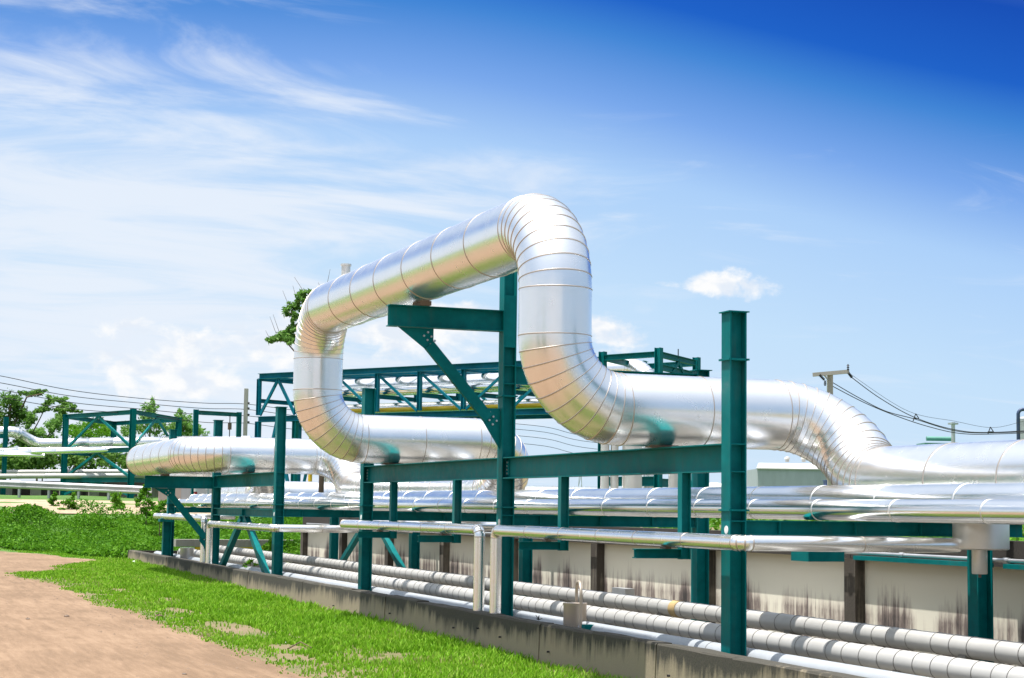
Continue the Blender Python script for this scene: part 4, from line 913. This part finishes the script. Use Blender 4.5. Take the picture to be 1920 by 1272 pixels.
bl = []
for i in range(60):
    a = R(120+i*4.0); d_ = 75+rng.uniform(0, 25); h_ = rng.uniform(2.5, 5.0); bl.append(((math.sin(a)*d_, math.cos(a)*d_, h_*.55), (5, 5, h_*.6), h_))
bl += [((-14, 4, 2.6), (2.3, 2.3, 2.6), 16), ((-19, 11, 2.4), (2.6, 2.2, 2.4), 16), ((-24, -3, 3), (3, 3, 3), 16)]
V, F = leafcloud(bl, 11000, .5, .2, 91); tag(fastmesh('far_wood', V, F, 'leaf_dark'), 'far line of dark trees mirrored along the shiny pipe cladding', kind='stuff')
npb = 900; py_ = 15+rng.random(npb)**1.4*30; px_ = edge_x(py_)-np.abs(rng.normal(0, 1.0, npb))*1.2+.25; sz = .006+.016*rng.random(npb)**3
ctr_ = np.stack([px_, py_, gz(px_, py_)+.006], 1); offs = np.array([(1, 0, 0), (0, 1, 0), (-1, 0, 0), (0, -1, 0), (0, 0, .7)], float)
V = (ctr_[:, None, :]+offs[None]*sz[:, None, None]*(1+rng.normal(0, .2, (npb, 5, 1)))).reshape(-1, 3); i = np.arange(npb)*5
F = np.concatenate([np.stack([i+a, i+(a+1) % 4, i+4], 1) for a in range(4)]); tag(fastmesh('gravel', V, F, 'gravel'), 'scattered grit along the edge of the dirt road', kind='stuff')
# ------------------------------------------------------------------ small litter on the ground
def onG(px, py):
    v = ray(px, py); t = (EYE-1.92-.096-EYE)/(v.z-.006*v.y); return CAM+v*t
def stone(px, py, s, mat, label, name='clod', cat='clod', group='small clods lying on the dirt road'):
    p = onG(px, py); r_ = np.random.default_rng(int(px)); m = MB(); n = 7
    prof = [(0, -.2*s), (s*.8, 0), (s, .3*s), (s*.7, .6*s), (0, .75*s)]; m.lathe(p, prof, n)
    m.v = [tuple(Vector(v)+Vector(r_.normal(0, s*.14, 3))) for v in m.v]; tag(build(name, m, mat), label, cat, group)
stone(52, 1162, .035, 'brown', 'dark brown clod lying leftmost on the dirt road'); stone(125, 1157, .04, 'brown', 'dark brown clod on the road, right of the leftmost clod')
stone(297, 1157, .06, 'twig', 'dark clod at the grass edge beside the road'); stone(346, 1266, .03, 'brown', 'small clod at the bottom edge of the dirt road')
stone(252, 1058, .10, 'white', 'pale scrap lying on the grass below the curb corner', 'litter', 'litter', None)
stone(537, 1207, .035, 'white', 'small white scrap lying in the grass near the road', 'litter', 'litter', None)
stone(335, 1100, .07, 'debris', 'flat grey stone in the middle of the grass', 'stone', 'stone', None)
m = MB(); q = [onG(540, 1221)+Vector((0, 0, .03)), onG(563, 1214)+Vector((0, 0, .07)), onG(586, 1220)+Vector((0, 0, .03))]
limb(m, q, .010, .006); tag(build('fallen_twig', m, 'twig'), 'dark bent twig lying on the grass near the road', 'twig')
p = atX(1007, 1163, 8.15); m = MB()
for a in range(6): m.tube((8.17, p.y, zz(-1.375)), (8.17+.05*math.cos(a), p.y+.08*math.sin(a*1.3), zz(-1.36+.02*(a % 3))), .007, .004, 5)
tag(build('dry_sprig', m, 'dark'), 'tiny dark dry sprig lying on the curb top', 'sprig')

# ------------------------------------------------------------------ camera, sun, sky
EXPO = 0.95
cam = bpy.data.objects.new('camera', bpy.data.cameras.new('camera')); C.objects.link(cam); bpy.context.scene.camera = cam
from mathutils import Matrix
cam.matrix_world = Matrix(((RT.x, UP.x, -FW.x, CAM.x), (RT.y, UP.y, -FW.y, CAM.y), (RT.z, UP.z, -FW.z, CAM.z), (0, 0, 0, 1)))
cam.data.sensor_width = 36; cam.data.lens = FOC/1920*36; cam.data.clip_start = .1; cam.data.clip_end = 12000
sd = bpy.data.lights.new('sun', 'SUN'); sd.energy = 4.4; sd.angle = R(.53); sd.color = (1, .965, .91)
sun = bpy.data.objects.new('sun', sd); C.objects.link(sun)
SUNV = Vector((-.217, .02, .976)).normalized(); sun.rotation_euler = SUNV.to_track_quat('Z', 'Y').to_euler()
w = bpy.data.worlds.new('World'); bpy.context.scene.world = w; w.use_nodes = True; nt = w.node_tree
bg = nt.nodes['Background']; bg.inputs['Strength'].default_value = 1.0
sky = N(nt, 'ShaderNodeTexSky'); sky.sky_type = 'NISHITA'; sky.sun_disc = False; sky.sun_elevation = math.asin(SUNV.z); sky.sun_rotation = R(270)
tc = N(nt, 'ShaderNodeTexCoord'); D = tc.outputs['Generated']; sx = N(nt, 'ShaderNodeSeparateXYZ'); L(nt, D, sx.inputs[0])
dx, dy, dz = sx.outputs; az = mth(nt, 'ARCTAN2', dx, dy)
s_ = 1/2**EXPO
def lin(r, g, b): c = srgb(r, g, b); return (c[0]*s_, c[1]*s_, c[2]*s_, 1)
azs = N(nt, 'ShaderNodeMapRange', interpolation_type='SMOOTHSTEP'); azs.inputs['From Min'].default_value = .25; azs.inputs['From Max'].default_value = .85; azs.inputs['To Min'].default_value = 0; azs.inputs['To Max'].default_value = .10; L(nt, az, azs.inputs['Value'])
hz = mth(nt, 'ADD', dz, azs.outputs['Result'])
grad = ramp(nt, hz, [(0, lin(216, 235, 252)), (.08, lin(206, 230, 252)), (.14, lin(196, 225, 252)), (.209, lin(172, 208, 250)), (.245, lin(122, 169, 237)), (.283, lin(60, 132, 214)), (.305, lin(14, 94, 200)), (.345, lin(0, 74, 182)), (.43, lin(150, 188, 238)), (.6, lin(212, 228, 248)), (1.0, lin(222, 233, 250))])
skyc = mixc(nt, 1.0, sky.outputs['Color'], (.085, .085, .085, 1), 'MULTIPLY')
pale = ramp(nt, dz, [(0, lin(180, 203, 226)), (.14, lin(158, 188, 222)), (.3, lin(168, 196, 230)), (.55, lin(205, 221, 244)), (1.0, lin(224, 235, 251))])
hd = mth(nt, 'ADD', mth(nt, 'MULTIPLY', dx, math.sin(R(26))), mth(nt, 'MULTIPLY', dy, math.cos(R(26))))
fm = N(nt, 'ShaderNodeMapRange', interpolation_type='SMOOTHSTEP'); fm.inputs['From Min'].default_value = .55; fm.inputs['From Max'].default_value = .86; L(nt, hd, fm.inputs['Value'])
zm = N(nt, 'ShaderNodeMapRange', interpolation_type='SMOOTHSTEP'); zm.inputs['From Min'].default_value = .285; zm.inputs['From Max'].default_value = .36; zm.inputs['To Min'].default_value = 1; zm.inputs['To Max'].default_value = 0; L(nt, dz, zm.inputs['Value'])
grad = mixc(nt, mth(nt, 'MULTIPLY', fm.outputs['Result'], zm.outputs['Result']), pale, grad)
col = mixc(nt, .03, grad, skyc)
sdot = N(nt, 'ShaderNodeVectorMath', operation='DOT_PRODUCT'); L(nt, D, sdot.inputs[0]); sdot.inputs[1].default_value = SUNV
glow = mth(nt, 'MULTIPLY', mth(nt, 'POWER', mth(nt, 'MAXIMUM', sdot.outputs['Value'], 0.0), 5.0), .9)
# high cirrus: streaks drawn on a plane far overhead
inv = mth(nt, 'DIVIDE', 1.0, mth(nt, 'ADD', mth(nt, 'MAXIMUM', dz, 0.0), .16))
cv = N(nt, 'ShaderNodeCombineXYZ'); L(nt, mth(nt, 'MULTIPLY', dx, inv), cv.inputs[0]); L(nt, mth(nt, 'MULTIPLY', dy, inv), cv.inputs[1])
mp = N(nt, 'ShaderNodeMapping'); mp.inputs['Location'].default_value = (.35, .2, 0); mp.inputs['Rotation'].default_value = (0, 0, R(38)); mp.inputs['Scale'].default_value = (.95, 2.2, 1); L(nt, cv.outputs[0], mp.inputs['Vector'])
c1 = noise(nt, mp.outputs['Vector'], 1.5, 10, .6, 1.7); c2 = noise(nt, mp.outputs['Vector'], .7, 5, .5, .4)
cf = mth(nt, 'ADD', mth(nt, 'MULTIPLY', c1, .68), mth(nt, 'MULTIPLY', c2, .32))
lm = N(nt, 'ShaderNodeMapRange', interpolation_type='SMOOTHSTEP'); lm.inputs['From Min'].default_value = .48; lm.inputs['From Max'].default_value = .14; lm.inputs['To Min'].default_value = -.10; lm.inputs['To Max'].default_value = .12; L(nt, az, lm.inputs['Value'])
ci = N(nt, 'ShaderNodeMapRange', interpolation_type='SMOOTHSTEP'); ci.inputs['From Min'].default_value = .42; ci.inputs['From Max'].default_value = .70; ci.inputs['To Max'].default_value = .84
eh = N(nt, 'ShaderNodeMapRange'); eh.inputs['From Min'].default_value = .17; eh.inputs['From Max'].default_value = .26; eh.inputs['To Min'].default_value = .03; eh.inputs['To Max'].default_value = -.17; L(nt, dz, eh.inputs['Value'])
L(nt, mth(nt, 'ADD', mth(nt, 'ADD', cf, lm.outputs['Result']), eh.outputs['Result']), ci.inputs['Value'])
col = mixc(nt, ci.outputs['Result'], col, lin(236, 243, 253))
# fair-weather cumulus low over the horizon
def azel(px, py): v = ray(px, py).normalized(); return math.atan2(v.x, v.y), v.z
tot = None
for (px, py, rx, ry, amp) in ((330, 690, 190, 85, 1), (250, 650, 90, 55, .6), (520, 640, 120, 70, .9), (800, 620, 150, 75, 1), (1150, 625, 75, 55, 1), (1350, 530, 75, 32, .95), (1420, 538, 45, 25, .6), (1250, 520, 35, 26, .35)):
    a, e = azel(px, py); u = mth(nt, 'MULTIPLY', mth(nt, 'SUBTRACT', az, a), FOC/rx); v_ = mth(nt, 'MULTIPLY', mth(nt, 'SUBTRACT', dz, e), FOC/ry)
    g = mth(nt, 'MULTIPLY', mth(nt, 'SUBTRACT', 1.0, mth(nt, 'ADD', mth(nt, 'MULTIPLY', u, u), mth(nt, 'MULTIPLY', v_, v_))), amp)
    tot = g if tot is None else mth(nt, 'MAXIMUM', tot, g)
tot = mth(nt, 'MAXIMUM', tot, -.6)
m3 = N(nt, 'ShaderNodeMapping'); m3.inputs['Scale'].default_value = (1, 1, 1.7); L(nt, D, m3.inputs['Vector'])
cn = noise(nt, m3.outputs['Vector'], 34, 9, .6, .3)
cm = N(nt, 'ShaderNodeMapRange', interpolation_type='SMOOTHSTEP'); cm.inputs['From Min'].default_value = .08; cm.inputs['From Max'].default_value = .46; cm.inputs['To Max'].default_value = .97
L(nt, mth(nt, 'ADD', mth(nt, 'MULTIPLY', tot, .47), mth(nt, 'MULTIPLY', mth(nt, 'SUBTRACT', cn, .5), 1.7)), cm.inputs['Value'])
shd = N(nt, 'ShaderNodeMapRange', interpolation_type='SMOOTHSTEP'); shd.inputs['From Min'].default_value = .36; shd.inputs['From Max'].default_value = .58; L(nt, noise(nt, m3.outputs['Vector'], 52, 5, .55, .2), shd.inputs['Value'])
cc = mixc(nt, shd.outputs['Result'], lin(231, 239, 250), lin(255, 255, 255))
col = mixc(nt, cm.outputs['Result'], col, cc)
gc = N(nt, 'ShaderNodeCombineXYZ'); L(nt, glow, gc.inputs[0]); L(nt, glow, gc.inputs[1]); L(nt, glow, gc.inputs[2])
col = mixc(nt, 1.0, col, gc.outputs[0], 'ADD')
L(nt, col, bg.inputs['Color'])
vs = bpy.context.scene.view_settings; vs.view_transform = 'Standard'; vs.look = 'None'; vs.exposure = EXPO; vs.gamma = 1
bpy.context.scene.cycles.max_bounces = 8
